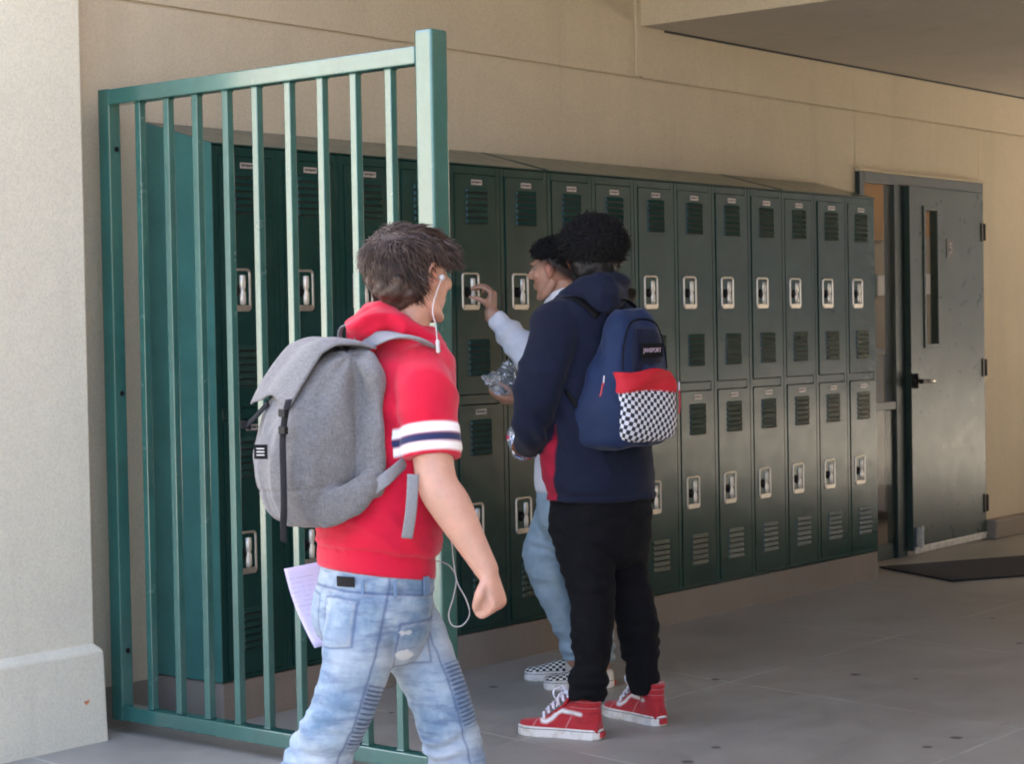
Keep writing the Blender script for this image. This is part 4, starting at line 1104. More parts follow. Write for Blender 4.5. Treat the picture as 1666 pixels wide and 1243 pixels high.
def paper_extra():
    m, nt, b = new_mat('lilac_paper'); b.inputs['Roughness'].default_value = .7
    v = attr(nt, 'pv'); u = attr(nt, 'pu')
    ln = mth(nt, 'FRACT', mth(nt, 'MULTIPLY', v, 17)); l = ramp(nt, ln, [(.30, 0.), (.36, 1.), (.56, 1.), (.62, 0.)])
    words = ramp(nt, noise_tex(nt, 90, 2, .7), [(.46, 0.), (.52, 1.)])
    lim = ramp(nt, v, [(.12, 0.), (.14, 1.), (.62, 1.), (.64, 0.)])
    f = mth(nt, 'MULTIPLY', mth(nt, 'MULTIPLY', l, words), mth(nt, 'MULTIPLY', lim, .28))
    c = mixc(nt, f, (.66, .60, .80), (.25, .2, .35)); nt.links.new(c, b.inputs['Base Color']); return m
pm_ = MB(); n_ = 14; PD = .20
TL, TR, BL, BR = plane1(462, 926, PD), plane1(560, 906, PD+.03), plane1(512, 1055, PD-.02), plane1(598, 1034, PD+.02)
vs = []; uvs = []
for j in range(n_+1):
    for i in range(n_+1):
        u, v = i/n_, j/n_
        p = TL.lerp(TR, u).lerp(BL.lerp(BR, u), v)+AW*(.018*math.sin(v*3.1))+RT*(-.012*math.sin(v*3.1)*(1-u)); vs.append(p); uvs.append((u, v))
pm_.add(vs, [(j*(n_+1)+i, j*(n_+1)+i+1, (j+1)*(n_+1)+i+1, (j+1)*(n_+1)+i) for j in range(n_) for i in range(n_)])
me_ = bpy.data.meshes.new('paper'); me_.from_pydata([tuple(v) for v in pm_.v], [], pm_.f)
for k, nm in enumerate(('pu', 'pv')):
    a_ = me_.attributes.new(nm, 'FLOAT', 'POINT'); a_.data.foreach_set('value', [q[k] for q in uvs])
me_.materials.append(paper_extra()); me_.polygons.foreach_set('use_smooth', [True]*len(me_.polygons))
pap = bpy.data.objects.new('paper_sheet', me_); COL.objects.link(pap); m_ = pap.modifiers.new('s', 'SOLIDIFY'); m_.thickness = .0006
tag(pap, 'lilac printed sheet of paper held behind the hip of the boy in red', 'paper')
# ================================================================== the curly haired boy in the navy hoodie
D2 = 6.50
q7 = math.sqrt(.5)
F2 = (-RT+AW)*q7; L2 = (-RT-AW)*q7; BK2 = -F2            # facing, his left hand side, his back
def p2(x, y, dd=0): return at(x, y, D2+dd)
body = MB(); HC2 = p2(966, 424)
pf2, A2, carve2 = head(body, HC2, (AW*1-RT*.04), 1.0)
limb(body, [p2(958, 510), p2(962, 480), p2(966, 450)], [.066, .062, .060], n=20)
S2L, E2L, W2L = p2(906, 528, -.13), p2(870, 684, -.14), p2(858, 716, .12)
S2R, E2R, W2R = p2(1008, 528, .14), p2(1018, 680, .22), p2(930, 715, .34)
sect(body, [(p2(962, 500), .12, .08), (p2(960, 540), .175, .105), (p2(965, 640), .17, .12), (p2(972, 740), .160, .12), (p2(976, 820), .15, .12), (p2(978, 850), .10, .09)], L2, F2, sub=3)
for sh, el, wr in ((S2L, E2L, W2L), (S2R, E2R, W2R)):
    limb(body, [sh, sh.lerp(el, .5), el, el.lerp(wr, .5), wr], [.056, .052, .047, .038, .028], n=16)
dH = (AW*.75-RT*.45-UP*.12)
hand(body, W2L, dH, (RT*.55+AW*.35-UP*.4), (UP*.8+RT*.2), [(45, 55, 35), (48, 58, 35), (50, 58, 35), (52, 58, 35)], (.5, (.3, .7, .6), (-.2, .9, .5)), .92)
hand(body, W2R, (-RT*.8+AW*.3), (-AW*.6-UP*.4), (UP*.9), [(40, 55, 35)]*4, (.5, (.3, .7, .6), (-.2, .9, .5)), .92)
H2L, K2L, N2L = p2(940, 850, -.06), p2(960, 985, -.08), p2(956, 1128, -.15)
H2R, K2R, N2R = p2(1010, 850, .06), p2(1030, 985, .05), p2(1046, 1108, .07)
heel1, toe1 = V((.538, -1.205, 0)), V((.472, -.912, 0)); heel2, toe2 = V((.822, -1.245, 0)), V((.895, -.955, 0))
for hp, kn, an, he, to in ((H2L, K2L, N2L, heel1, toe1), (H2R, K2R, N2R, heel2, toe2)):
    limb(body, [hp, hp.lerp(kn, .5), kn, kn.lerp(an, .4), an], [.066, .060, .050, .048, .034], n=18)
    limb(body, [an, he.lerp(to, .25)+UP*.050, he.lerp(to, .55)+UP*.036, he.lerp(to, .82)+UP*.028], [.028, .026, .020, .013], n=12)
b2 = blob('person', body, .0050, SK3, None, 3, lambda p, n: carve2(p), {'red': lambda p: .5*gauss((p-pf2(.09, 0, 0)).length, .04)+.5*gauss((p-pf2(-.09, 0, 0)).length, .04), 'fade': lambda p: (1.0 if ((p-HC2).dot(AW) < .02 and (p-HC2).z > -.085 and abs((p-HC2).dot(RT)) < .078) else 0)}, origin=(H2L.x, H2L.y, 0))
tag(b2, 'curly haired boy in navy hoodie, black trousers and red high tops', 'person')
eyes(pf2, A2, b2)
def navy_extra(nt, c, b):
    return mixc(nt, attr(nt, 'panel'), c, (.30, .008, .030))
M['navycloth'] = cloth('navy_fleece', (.0065, .010, .027), .92, .14, 800, .25, .06, navy_extra)
hb = MB()
sect(hb, [(p2(963, 474), .080, .075), (p2(962, 484), .135, .09), (p2(960, 500), .180, .108), (p2(958, 535), .205, .122), (p2(960, 600), .208, .135), (p2(966, 680), .205, .150), (p2(972, 745), .206, .160), (p2(976, 785), .203, .162), (p2(977, 796), .200, .160), (p2(978, 812), .198, .158)], L2, F2, n=40, sub=4, ex=2.15)
limb(hb, [S2L+AW*.03, p2(896, 565, -.145), p2(880, 620, -.155), p2(868, 668, -.150), p2(866, 700, -.11), p2(862, 716, -.02), p2(858, 722, .07)], [.086, (.088, .082), (.082, .078), .072, .060, .050, .042], n=26, side=F2, sub=5)
limb(hb, [S2R, S2R.lerp(E2R, .5), E2R, E2R.lerp(W2R, .5), E2R.lerp(W2R, .9)], [.086, .080, .070, .055, .045], n=24, side=F2)
hem2 = p2(977, 800).z
ARMP = [(V(r[:3]), r[3]) for r in interp([[*p2(896, 565, -.145), .086], [*p2(880, 620, -.155), .081], [*p2(868, 668, -.150), .073], [*p2(866, 700, -.11), .062], [*p2(862, 716, -.02), .052], [*p2(858, 722, .07), .044]], 6)]
def panel(p):
    c = p2(972, 740); v = p-c; az = math.degrees(math.atan2(v.dot(L2), v.dot(F2)))
    if p.z > p2(0, 625).z: return 0
    arm = min((p-q).length-r for q, r in ARMP)
    lo = 85+3*math.sin(p.z*9)+44*max(0, p.z-p2(0, 800).z)
    return max(0, min(1, (lo-az)/2.0))*max(0, min(1, (az-8)/2.0)) if v.xy.length > .10 and ((arm > .010 and v.dot(L2) < .225)) else 0
def fold2(p, n):
    f = .009*max(0, ridge(p+V((0, 0, (p-HC2).dot(RT)*.5)), (4.5, 4.5, 8)))-.003+.005*nz(p, (12, 12, 16))
    # drag folds below the backpack strap and at the bent elbow
    v = p-p2(900, 700, -.14); f += .007*gauss(v.length, .11)*math.sin(v.dot(RT+UP*.6)*95)
    v = p-p2(930, 620, -.14); f += .006*gauss(v.length, .10)*math.sin(v.dot(RT*1.0-UP*.35)*80)
    f += .005*gauss(p.z-(hem2+.05), .05)*nz(p, (9, 9, 28))-.004*gauss(p.z-hem2, .006)
    return f
blob('hoodie', hb, .0058, M['navycloth'], b2, 3, fold2, {'panel': panel})
hm = MB(); NC2 = p2(966, 478)
ring = []
for i in range(15):
    q = 2*math.pi*i/14; f_, l_ = math.cos(q), math.sin(q)
    ring.append(NC2+F2*(f_*.080-.004)+L2*(l_*.098)+UP*(.012-.030*f_-.004*abs(l_)))
limb(hm, ring, [.032]*15, n=16, sub=3)
limb(hm, [p2(925, 484, -.06), p2(955, 478, -.10), p2(985, 484, -.12), p2(1010, 478, -.03)], [(.036, .026), (.050, .034), (.052, .036), (.034, .028)], n=20, side=UP)
limb(hm, [p2(975, 470, -.08), p2(983, 488, -.11), p2(986, 499, -.12)], [.060, .044, .016], n=18)
blob('hood', hm, .0052, M['navycloth'], b2, 3, lambda p, n: .008*max(0, ridge(p, (9, 9, 15)))-.003+.003*nz(p, (25, 25, 30)), {'panel': lambda p: 0.0})
M['blackcloth'] = cloth('black_cotton', (.0032, .0032, .0045), .95, .2, 900, .25, .01)
jb = MB()
sect(jb, [(p2(978, 785), .170, .135), (p2(978, 820), .178, .146), (p2(978, 870), .172, .145), (p2(980, 905), .13, .12), (p2(984, 925), .07, .07)], L2, F2, n=32, sub=4)
cL2 = [H2L, p2(953, 908, -.08), p2(961, 955, -.09), p2(963, 1000, -.10), p2(962, 1045, -.12), p2(960, 1085, -.14), p2(957, 1112, -.15), p2(955, 1140, -.155)]
leg(jb, cL2, [.098, .092, .078, .070, .066, .056, .064, .056], F2)
cR2 = [H2R, p2(1010, 912, .05), p2(1022, 955, .05), p2(1035, 1000, .05), p2(1040, 1042, .06), p2(1044, 1082, .06), p2(1046, 1100, .06), p2(1048, 1126, .065)]
leg(jb, cR2, [.098, .090, .074, .070, .066, .058, .057, .048], F2)
def pf_(p, n):
    k = gauss(p.z-.22, .10)+.5*gauss(p.z-.55, .08)
    return .0055*nz(p, (8, 8, 9))+.004*nz(p, (20, 20, 40))+k*.0075*math.sin(p.z*105+9*nz(p, (8, 8, 8)))*(.55+nz(p, (7, 7, 7)))+.004*max(0, ridge(p, (6, 6, 14)))
blob('trousers', jb, .0058, M['blackcloth'], b2, 2, pf_)

# red high tops with the white side stripe
STR = [(.060, .083, .0060), (.100, .086, .0062), (.128, .090, .0062), (.142, .082, .0062), (.160, .062, .0062), (.176, .052, .0062), (.190, .052, .0055), (.200, .060, .0030)]
def red_upper():
    m, nt, b = new_mat('red_suede')
    f = noise_tex(nt, 30, 4, .6); c = mixc(nt, f, (.32, .006, .012), (.44, .012, .020))
    y, z, x, s_ = attr(nt, 'ly'), attr(nt, 'lz'), attr(nt, 'lx'), attr(nt, 'stripe')
    # pale stitches: collar rows, toe cap, heel counter
    def line(e, wd=.0009): return ramp(nt, mth(nt, 'ABSOLUTE', e), [(wd*.5, 1.), (wd*1.5, 0.)])
    col = mth(nt, 'MULTIPLY', line(mth(nt, 'SUBTRACT', mth(nt, 'FRACT', mth(nt, 'DIVIDE', mth(nt, 'SUBTRACT', z, .083), .0195)), .04), .05), ramp(nt, y, [(.098, 1.), (.102, 0.)]))
    col = mth(nt, 'MULTIPLY', col, ramp(nt, z, [(.096, 0.), (.098, 1.)]))
    t2 = line(mth(nt, 'SUBTRACT', mth(nt, 'ADD', y, mth(nt, 'MULTIPLY', z, .35)), .232)); t3 = mth(nt, 'MULTIPLY', line(mth(nt, 'SUBTRACT', mth(nt, 'ADD', y, mth(nt, 'MULTIPLY', z, .42)), .125)), ramp(nt, z, [(.072, 1.), (.076, 0.)]))
    st = mth(nt, 'MAXIMUM', mth(nt, 'MAXIMUM', col, t2), t3)
    c = mixc(nt, mth(nt, 'MULTIPLY', st, .55), c, (.62, .35, .34))
    c = mixc(nt, ramp(nt, mth(nt, 'ADD', s_, .5), [(.4996, 1.), (.5004, 0.)]), c, (.74, .72, .70))
    nt.links.new(c, b.inputs['Base Color']); b.inputs['Roughness'].default_value = .8; b.inputs['Sheen Weight'].default_value = .25
    bump(nt, noise_tex(nt, 500, 2), .2, .0006, b); return m
def sole_mat():
    m, nt, b = new_mat('white_rubber_scuffed')
    f = noise_tex(nt, 26, 5, .65); c = mixc(nt, ramp(nt, f, [(.48, 0.), (.72, .8)]), (.74, .72, .68), (.46, .40, .31)); nt.links.new(c, b.inputs['Base Color']); b.inputs['Roughness'].default_value = .5; return m
M['rubber'] = sole_mat(); M['lace'] = simple('white_lace', (.78, .74, .80), .8, 0, .08, 300, .4, 700); M['redtab'] = simple('red_rubber', (.45, .03, .04), .5); M['bluel'] = simple('navy_line', (.02, .035, .07), .5)
redm = dict(upper=red_upper(), sole=M['rubber'], line=M['bluel'], tab=M['redtab'], lace=M['lace'], tongue=simple('red_tongue', (.5, .015, .03), .8))
for he, to in ((heel1, toe1), (heel2, toe2)):
    s_ = shoe(he, to, 'high', 1, b2, redm, STR); setpar(s_, b2)

# curly crop: cap plus thousands of short coils
cap = MB()
ball(cap, pf2(0, -.012, .044), (.088, .104, .090), A2, 18); ball(cap, pf2(0, -.045, -.015), (.078, .064, .066), A2, 14)
X2, Y2, U2 = A2
def loc2(p): v = p-HC2; return V((v.dot(X2), v.dot(Y2), v.dot(U2)))
def afro_r(l):   # extra thickness: full above, close at the nape
    return .010+.021*max(0, min(1, (l.z+.01)/.07))-.010*max(0, min(1, (l.z-.08)/.04))
def capd2(p, n):
    q = loc2(p); d = .006*nz(p, (40, 40, 40))+afro_r(q)*.55
    if q.y > .048 and q.z < .058: d -= .09
    if abs(q.x) > .050 and q.z < .030 and q.y > -.045: d -= .05
    return d
blob('hair', cap, .005, M['hairblack'], b2, 1, capd2)
def st2(rnd):
    u, v = rnd.uniform(-1, 1), rnd.uniform(0, 6.283); s = math.sqrt(1-u*u); q = V((s*math.cos(v), s*math.sin(v), u))
    l = V((q.x*.086, q.y*.102-.014, q.z*.090+.040))
    if l.z < -.050: return None
    if l.z < .0: l = V((q.x*.074, q.y*.086-.022, l.z*1.7))
    if l.y > .052 and l.z < .062: return None
    if l.y > -.040 and l.z < .036 and abs(l.x) > .04: return None
    e = afro_r(l)*rnd.uniform(.2, 1.0); l = l+q*e
    return pf2(*l), (X2*q.x+Y2*q.y+U2*q.z).normalized()
def flc(loc_, A_, amp=1.0):
    def f(p, t, nr, rv, ph):
        a = t*11+ph; s_ = nr.orthogonal().normalized(); w_ = nr.cross(s_)
        d = s_*math.cos(a)+w_*math.sin(a)+nr*(.42*amp)+rv*.18
        return d.normalized()
    return f
m1 = hair_locks('h', 7500, st2, flc(loc2, A2), lambda p, r: r.uniform(.022, .040)*(1.7 if r.random() < .10 else 1), .0017, M['hairblack'], None, 8, nseg=8)
join_mesh('hair_curls', [m1], b2)

# ------------------------------------------------------------------ his blue backpack
def q2(x, y, out=0, lat=0): return at(x, y, D2-.115)+BK2*out+L2*lat
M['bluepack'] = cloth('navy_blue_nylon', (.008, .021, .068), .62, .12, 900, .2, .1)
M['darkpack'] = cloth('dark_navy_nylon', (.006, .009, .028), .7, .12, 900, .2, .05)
bp = MB()
sect(bp, [(q2(1010, 727), .100, .060), (q2(1012, 721), .142, .095), (q2(1014, 700), .156, .108), (q2(1014, 660), .160, .112), (q2(1020, 620), .144, .094), (q2(1026, 580), .128, .072), (q2(1028, 545), .112, .058), (q2(1027, 518), .088, .044), (q2(1024, 503), .055, .030)], L2, BK2, n=40, sub=5, ex=3.2)
def fb2(p, n):
    v = p-q2(1000, 640, .05, .1)
    f = .009*nz(p, (8, 8, 6))+.007*max(0, ridge(p, (9, 9, 4.5)))-.002
    # creases fanning from the zip on the near side
    f += .006*math.sin(v.dot(BK2)*75+v.z*14)*gauss((p-q2(1010, 570, 0, .12)).length, .11)
    return f
bb = blob('backpack', bp, .0052, M['bluepack'], None, 2, fb2, origin=tuple(q2(1022, 725)))
tag(bb, 'blue backpack with a red band and black and white checked pocket', 'backpack')
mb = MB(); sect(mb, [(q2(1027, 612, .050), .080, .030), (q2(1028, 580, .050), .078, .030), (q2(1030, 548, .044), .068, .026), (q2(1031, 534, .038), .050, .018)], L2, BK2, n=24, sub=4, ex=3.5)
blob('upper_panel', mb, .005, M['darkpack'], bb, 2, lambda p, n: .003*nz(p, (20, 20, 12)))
mb = MB()
rr_ = []
sect(mb, [(q2(1020, 716, .062), .105, .045), (q2(1020, 708, .066), .130, .055), (q2(1020, 680, .070), .137, .060), (q2(1021, 645, .060), .136, .056), (q2(1022, 616, .056), .136, .052), (q2(1022, 602, .052), .132, .048)], L2, BK2, n=40, sub=5, ex=3.4)
zb = q2(1020, 640).z
def pocket_mat():
    m, nt, b = new_mat('checked_pocket')
    u, v, z = attr(nt, 'pu'), attr(nt, 'pv'), attr(nt, 'pz')
    ca, sa = math.cos(R(14)), math.sin(R(14)); k = 1/.0138
    x = mth(nt, 'MULTIPLY', mth(nt, 'ADD', mth(nt, 'MULTIPLY', u, ca), mth(nt, 'MULTIPLY', v, sa)), k)
    y = mth(nt, 'MULTIPLY', mth(nt, 'SUBTRACT', mth(nt, 'MULTIPLY', v, ca), mth(nt, 'MULTIPLY', u, sa)), k)
    par = mth(nt, 'FRACT', mth(nt, 'MULTIPLY', mth(nt, 'ADD', mth(nt, 'FLOOR', mth(nt, 'ADD', x, 50)), mth(nt, 'FLOOR', mth(nt, 'ADD', y, 50))), .5))
    c = mixc(nt, mth(nt, 'GREATER_THAN', par, .25), (.66, .67, .72), (.012, .014, .022))
    c = mixc(nt, ramp(nt, mth(nt, 'ADD', z, .5), [(.4994, 0.), (.5006, 1.)]), c, (.52, .010, .022))
    nt.links.new(c, b.inputs['Base Color']); b.inputs['Roughness'].default_value = .75; bump(nt, noise_tex(nt, 40, 4), .3, .004, b); return m
def bulge(p): return zb+.012*math.sin((p-q2(1020, 640)).dot(L2)*12+1.2)
blob('front_pocket', mb, .0045, pocket_mat(), bb, 2, lambda p, n: .005*nz(p, (9, 9, 12))+(.006*math.sin((p-q2(1020, 630)).dot(L2)*30+p.z*60) if p.z > bulge(p) else 0)-.003*gauss(p.z-bulge(p), .004),
     {'pu': lambda p: (p-q2(1020, 640)).dot(L2)+(0 if abs((p-q2(1020, 640)).dot(L2)) < .12 else 0)-max(0, .108-(p-q2(1020, 660)).dot(BK2))*(1 if (p-q2(1020, 640)).dot(L2) < 0 else -1), 'pv': lambda p: p.z-zb, 'pz': lambda p: p.z-bulge(p)})
# name patch
pc = q2(1031, 570, .084, .008); rx = UP.cross(BK2).normalized()   # reading direction
mb = MB(); mb.prism([pc-rx*.052+UP*.023, pc+rx*.052+UP*.023, pc+rx*.052-UP*.023, pc-rx*.052-UP*.023], BK2*.003); lab = mb.build('name_patch', M['black'], bb)
nrm = BK2; rot = Matrix((rx, UP, nrm)).transposed()
text_mesh('name', 'JANSPORT', .020, pc+BK2*.0036, rot, simple('patch_letters', (.55, .42, .50), .6), lab, .0006, 1.0, .92)
mb = MB(); limb(mb, [q2(1020, 600, .088, .118), q2(1022, 575, .076, .110), q2(1025, 548, .062, .092), q2(1027, 526, .050, .060), q2(1028, 519, .046, .0), q2(1028, 526, .050, -.060), q2(1026, 548, .060, -.084), q2(1023, 575, .072, -.098), q2(1021, 600, .080, -.104)], [.0026]*9, n=6); mb.build('zip', M['black'], bb)
# zips and pulls
mb = MB(); limb(mb, [q2(1026, 540, .02, .100), q2(1024, 580, .02, .118), q2(1020, 625, .02, .136)], [.0028]*3, n=6); mb.build('zip', M['black'], bb)
def pull(pts):
    mb_ = MB(); limb(mb_, pts[:2], [(.004, .002)]*2, n=8); limb(mb_, pts[1:], [(.0065, .003)]*len(pts[1:]), n=8, mi=1); return mb_.build('zip_pull', [M['lace'], M['redtab']], bb, smooth=True)
pull([at(983, 612, D2-.24), at(982, 624, D2-.245), at(979, 640, D2-.25), at(978, 650, D2-.25)])
pull([at(1105, 622, D2-.10), at(1105, 636, D2-.10), at(1106, 655, D2-.10), at(1105, 672, D2-.10)])
strap('haul_loop', [q2(1008, 508, -.01, .02), q2(1010, 492, -.02, .015), q2(1022, 488, -.02, -.01), q2(1030, 500, -.01, -.025)], .011, .003, M['black'], bb, BK2)
strap('shoulder_strap', [at(1012, 512, D2+.02), at(1022, 486, D2+.05), at(1020, 472, D2+.11), at(1010, 480, D2+.20), at(1000, 520, D2+.30), at(1000, 600, D2+.34)], .034, .007, M['black'], bb, (L2*.9+RT*.3))
strap('shoulder_strap', [at(975, 512, D2-.14), at(940, 486, D2-.13), at(915, 492, D2-.06), at(905, 540, D2+.02), at(905, 600, D2+.04)], .026, .006, M['black'], bb, L2)
strap('lower_strap', [at(960, 690, D2-.16), at(942, 665, D2-.185), at(925, 642, D2-.185), at(908, 622, D2-.15)], .008, .0025, M['black'], bb, UP)

# ------------------------------------------------------------------ crinkled foil bag in his hand, clear bag in the other boy's hand
def foil_mat():
    m, nt, b = new_mat('printed_foil')
    n1 = noise_tex(nt, 22, 2, .5); n2 = noise_tex(nt, 34, 2, .5, objvec(nt, (1, 1, 1.3)))
    c = mixc(nt, ramp(nt, n1, [(.56, 0.), (.59, 1.)]), (.80, .84, .92), (.60, .06, .10)); c = mixc(nt, ramp(nt, n2, [(.62, 0.), (.65, 1.)]), c, (.10, .22, .55))
    nt.links.new(c, b.inputs['Base Color']); b.inputs['Metallic'].default_value = .75; b.inputs['Roughness'].default_value = .22
    v = nt.nodes.new('ShaderNodeTexVoronoi'); v.inputs['Scale'].default_value = 60; g_ = nt.nodes.new('ShaderNodeNewGeometry'); nt.links.new(g_.outputs['Position'], v.inputs['Vector']); bump(nt, v.outputs['Distance'], .8, .006, b); return m
def crinkle(p, n): return .012*ridge(p, (24, 24, 24))-.006+.006*ridge(p, (55, 55, 55))
mb = MB(); c0 = at(853, 722, D2+.22)
ball(mb, c0, (.052, .050, .030), ((RT*.8-UP*.6).normalized(), (RT*.6+UP*.8).normalized(), AW), 12)
ball(mb, at(838, 706, D2+.22), (.022, .030, .022), ((RT*.8-UP*.6).normalized(), (RT*.6+UP*.8).normalized(), AW), 10)
o = blob('foil_bag', mb, .0045, foil_mat(), None, 1, crinkle, origin=tuple(c0)); tag(o, 'crumpled silver snack bag held at the waist by the boy in navy', 'snack bag')
mp, nt, b = new_mat('clear_plastic'); b.inputs['Base Color'].default_value = (.8, .85, .9, 1); b.inputs['Transmission Weight'].default_value = .93; b.inputs['Roughness'].default_value = .06; b.inputs['IOR'].default_value = 1.2; b.inputs['Coat Weight'].default_value = .8
v = nt.nodes.new('ShaderNodeTexVoronoi'); v.inputs['Scale'].default_value = 45; g_ = nt.nodes.new('ShaderNodeNewGeometry'); nt.links.new(g_.outputs['Position'], v.inputs['Vector']); bump(nt, v.outputs['Distance'], 1, .012, b)
mb = MB(); c0 = at(818, 622, 7.12)
ball(mb, c0, (.048, .048, .022), ((RT*.9+UP*.4).normalized(), (UP*.9-RT*.4).normalized(), AW), 12)
limb(mb, [at(812, 618, 7.12), at(798, 616, 7.12), at(786, 614, 7.12)], [(.034, .014), (.022, .010), (.006, .005)], n=12, side=UP); limb(mb, [at(820, 615, 7.12), at(828, 600, 7.12), at(833, 590, 7.12)], [(.03, .014), (.026, .010), (.016, .006)], n=12, side=RT)
o = blob('plastic_bag', mb, .0045, mp, None, 1, crinkle, origin=tuple(c0)); tag(o, 'clear crinkled plastic bag in the lowered hand of the boy in white', 'plastic bag')

# ================================================================== the boy in white turning a locker dial
D3 = 7.28
def p3(x, y, dd=0): return at(x, y, D3+dd)
F3 = (-RT*.90+AW*.43).normalized(); R3 = (RT*.43+AW*.90).normalized()
body = MB(); HC3 = p3(906, 440)
pf3, A3, carve3 = head(body, HC3, (F3-UP*.06).normalized(), 1.0)
limb(body, [p3(926, 520), p3(921, 490), p3(914, 462)], [.058, .054, .052], n=18)
S3R, E3R, W3R = p3(938, 534, .13), p3(872, 592, .24), at(799, 508, 7.585)
S3L, E3L, W3L = p3(900, 534, -.10), p3(896, 640, -.03), p3(850, 650, -.10)
sect(body, [(p3(922, 515), .11, .07), (p3(928, 550), .155, .085), (p3(934, 640), .145, .095), (p3(936, 730), .135, .095), (p3(932, 800), .14, .105), (p3(930, 835), .11, .09)], R3, F3, sub=3)
for sh, el, wr in ((S3R, E3R, W3R), (S3L, E3L, W3L)):
    limb(body, [sh, sh.lerp(el, .5), el, el.lerp(wr, .5), wr], [.046, .042, .038, .034, .027], n=16)
tips = hand(body, W3R, (UP*.92+RT*.10+AW*.10), (-RT*.95+AW*.25), (-AW*.9-RT*.25), [(62, 30, 14), (55, 42, 30), (46, 50, 40), (40, 52, 42)], (.55, (.15, .35, .95), (.0, .10, 1.0)), .95)
hand(body, W3L, (-RT*.95+AW*.1), (UP*.8+AW*.3), (-AW), [(30, 40, 30)]*4, (.4, (.4, .7, .6), (-.1, .9, .5)), .92)
H3A, K3A, N3A = p3(918, 815, .06), p3(888, 905, .06), at(936, 1074, 7.40)
H3B, K3B, N3B = p3(938, 815, -.05), p3(955, 925, -.04), at(979, 1082, 7.255)
toeA, heelA = V((1.236, -.317, 0)), V((1.425, -.505, 0)); toeB, heelB = V((1.128, -.497, 0)), V((1.319, -.680, 0))
for hp, kn, an, he, to in ((H3A, K3A, N3A, heelA, toeA), (H3B, K3B, N3B, heelB, toeB)):
    limb(body, [hp, hp.lerp(kn, .5), kn, kn.lerp(an, .4), an], [.068, .060, .048, .044, .032], n=16)
    limb(body, [an, he.lerp(to, .25)+UP*.05, he.lerp(to, .6)+UP*.035, he.lerp(to, .86)+UP*.028], [.031, .028, .024, .015], n=12)
def fade3(p):
    v = p-HC3; x, y, z = v.dot(A3[0]), v.dot(A3[1]), v.dot(A3[2])
    if y > .052: return 0
    lim = .012+.25*max(0, y)-1.1*max(0, -y)
    a = max(0, min(1, (z-lim+.012)/.040)); return a*min(1, (.062-y)/.03)*.95
earC = pf3(-.088, -.008, .004)
b3 = blob('person', body, .0046, SK2, None, 2, lambda p, n: carve3(p), {'red': lambda p: .8*gauss((p-earC).length, .026)+.3*gauss((p-pf3(-.04, .06, -.02)).length, .025), 'fade': fade3}, origin=(H3A.x, H3A.y, 0))
tag(b3, 'boy with a short fade in a white sweatshirt and pale jeans, turning a locker dial', 'person')
eyes(pf3, A3, b3)
M['whitecloth'] = cloth('white_sweatshirt', (.70, .69, .72), .9, .05, 800, .25, .2)
hb = MB()
sect(hb, [(p3(919, 485), .068, .062), (p3(920, 492), .085, .072), (p3(921, 505), .125, .085), (p3(925, 540), .168, .10), (p3(932, 620), .160, .112), (p3(934, 700), .158, .120), (p3(930, 770), .155, .125), (p3(930, 797), .150, .122)], R3, F3, n=36, sub=4)
CUF = W3R.lerp(E3R, .08)
limb(hb, [S3R, S3R.lerp(E3R, .5), E3R, E3R.lerp(CUF, .35), E3R.lerp(CUF, .7), E3R.lerp(CUF, .90), CUF], [.078, .072, .064, .062, .050, .037, .033], n=24, side=UP, sub=5, cap1=False)
limb(hb, [S3L, S3L.lerp(E3L, .5), E3L, E3L.lerp(W3L, .7)], [.074, .066, .056, .036], n=22, side=F3)
blob('sweatshirt', hb, .005, M['whitecloth'], b3, 2, lambda p, n: .006*max(0, ridge(p, (7, 7, 12)))-.002+.006*gauss((p-E3R.lerp(CUF, .6)).length, .10)*math.sin((p-CUF).dot((E3R-CUF).normalized())*95)+.003*nz(p, (22, 22, 22)))
co_ = MB(); ring = []
for i in range(13):
    q = 2*math.pi*i/12; f_, l_ = math.cos(q), math.sin(q); ring.append(p3(919, 479)+F3*(f_*.064-.012)+R3*(l_*.066)+UP*(-.020*f_))
limb(co_, ring, [(.020, .011)]*13, n=12, side=UP, sub=3); blob('collar', co_, .0045, M['whitecloth'], b3, 2, lambda p, n: .003*nz(p, (30, 30, 30)))
M['denim2'] = cloth('pale_blue_denim', (.29, .385, .45), .88, .14, 1100, .3, .1, None, coarse=14)
jb = MB()
sect(jb, [(p3(930, 785), .145, .115), (p3(930, 815), .150, .122), (p3(929, 850), .135, .115), (p3(929, 875), .09, .09)], R3, F3, n=32, sub=4)
leg(jb, [H3A, p3(900, 862, .05), p3(886, 905, .06), p3(896, 945, .07), p3(913, 990, .09), p3(928, 1035, .11), N3A+UP*.01], [.092, .084, .080, .072, .060, .050, .047], F3)
leg(jb, [H3B, p3(948, 865, -.05), p3(956, 925, -.04), p3(967, 980, -.04), p3(975, 1030, -.03), N3B+UP*.01], [.092, .082, .074, .066, .056, .047], F3)
blob('jeans', jb, .0052, M['denim2'], b3, 2, lambda p, n: .0045*nz(p, (9, 9, 12))+.0035*ridge(p, (8, 8, 24))+.006*gauss(p.z-.51, .06)*math.sin(p.z*90+8*nz(p, (9, 9, 9)))+.006*gauss(p.z-.14, .06)*math.sin(p.z*120+8*nz(p, (9, 9, 9))))
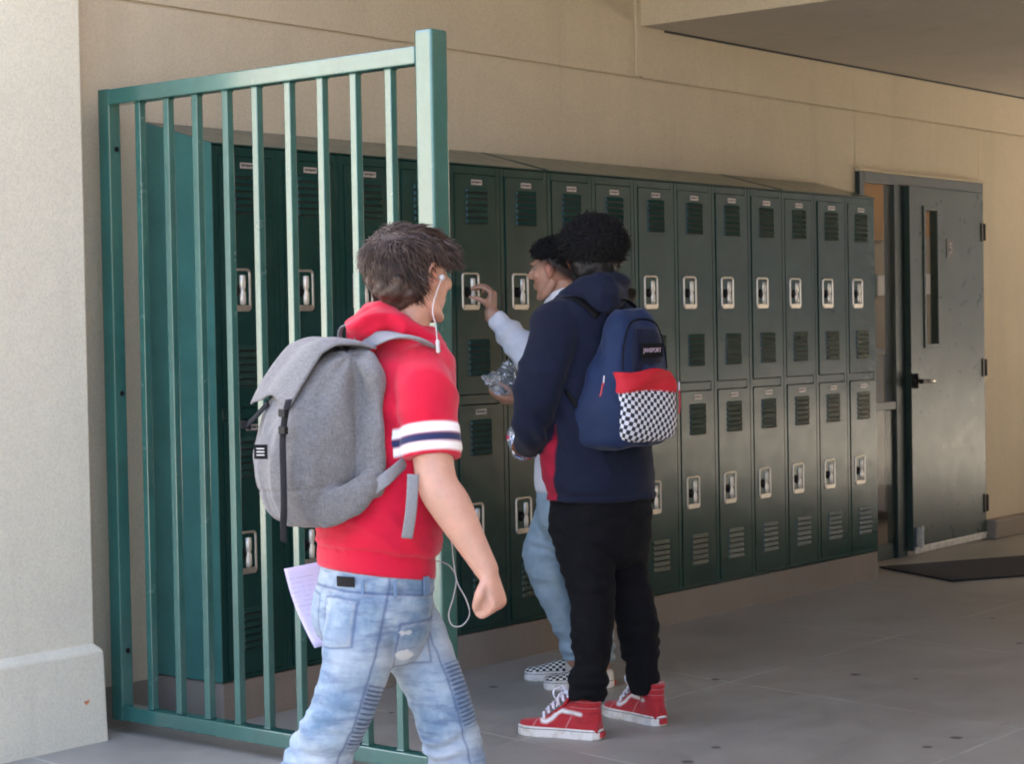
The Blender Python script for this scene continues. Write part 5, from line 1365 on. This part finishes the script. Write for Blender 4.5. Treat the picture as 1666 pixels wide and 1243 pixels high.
def check_upper():
    m, nt, b = new_mat('checked_canvas'); y, x, z = attr(nt, 'ly'), attr(nt, 'lx'), attr(nt, 'lz'); k = 1/.0135
    ax = mth(nt, 'SUBTRACT', x, mth(nt, 'MULTIPLY', z, -1.0))
    fx = mth(nt, 'FLOOR', mth(nt, 'MULTIPLY', mth(nt, 'ADD', ax, 1), k)); fy = mth(nt, 'FLOOR', mth(nt, 'MULTIPLY', mth(nt, 'ADD', y, 1), k))
    ck = mth(nt, 'GREATER_THAN', mth(nt, 'FRACT', mth(nt, 'MULTIPLY', mth(nt, 'ADD', fx, fy), .5)), .25)
    c = mixc(nt, ck, (.66, .66, .60), (.014, .014, .016))
    c = mixc(nt, ramp(nt, y, [(.118, 0.), (.120, 1.)]), (.60, .56, .48), c)
    nt.links.new(c, b.inputs['Base Color']); b.inputs['Roughness'].default_value = .8; return m
slm = dict(upper=check_upper(), sole=M['rubber'], line=M['black'], tab=M['redtab'], lace=M['lace'], tongue=M['black'])
for he, to in ((heelA, toeA), (heelB, toeB)):
    s_ = shoe(he, to, 'slip', 1, b3, slm); setpar(s_, b3)
X3, Y3, U3 = A3
def st3(rnd):
    u, v = rnd.uniform(-.8, 1), rnd.uniform(0, 6.283); s = math.sqrt(max(0, 1-u*u)); q = V((s*math.cos(v), s*math.sin(v), u))
    l = V((q.x*.076, q.y*.094-.012, q.z*.080+.032))
    if l.z < rnd.uniform(.034, .050)-.60*max(0, -l.y-.01)+.25*max(0, l.y-.02): return None
    if l.y > .055 and l.z < .062: return None
    return pf3(*l), (X3*q.x+Y3*q.y+U3*q.z).normalized()
def fl3(p, t, nr, rv, ph):
    a = t*8+ph; s_ = nr.orthogonal().normalized(); w_ = nr.cross(s_)
    d = (s_*math.cos(a)+w_*math.sin(a))*.75+nr*.55+Y3*.18+U3*.20+rv*.15; return d.normalized()
cap = MB(); ball(cap, pf3(0, -.016, .038), (.075, .088, .074), A3, 16)
def capd3(p, n):
    v = p-HC3; y, z, x = v.dot(Y3), v.dot(U3), v.dot(X3); d = .006*nz(p, (45, 45, 45))
    if z < .044-.60*max(0, -y-.01)+.30*max(0, y-.02)+.010*nz(p, (50, 50, 50)): d -= .03
    if y > .066 and z < .066: d -= .03
    return d
blob('hair', cap, .0048, M['hairblack'], b3, 1, capd3)
m1 = hair_locks('h', 4200, st3, fl3, lambda p, r: r.uniform(.016, .040)*(1.25 if (p-HC3).dot(Y3) > .03 else 1), .0020, M['hairblack'], None, 12, nseg=7)
join_mesh('hair_curls', [m1], b3)
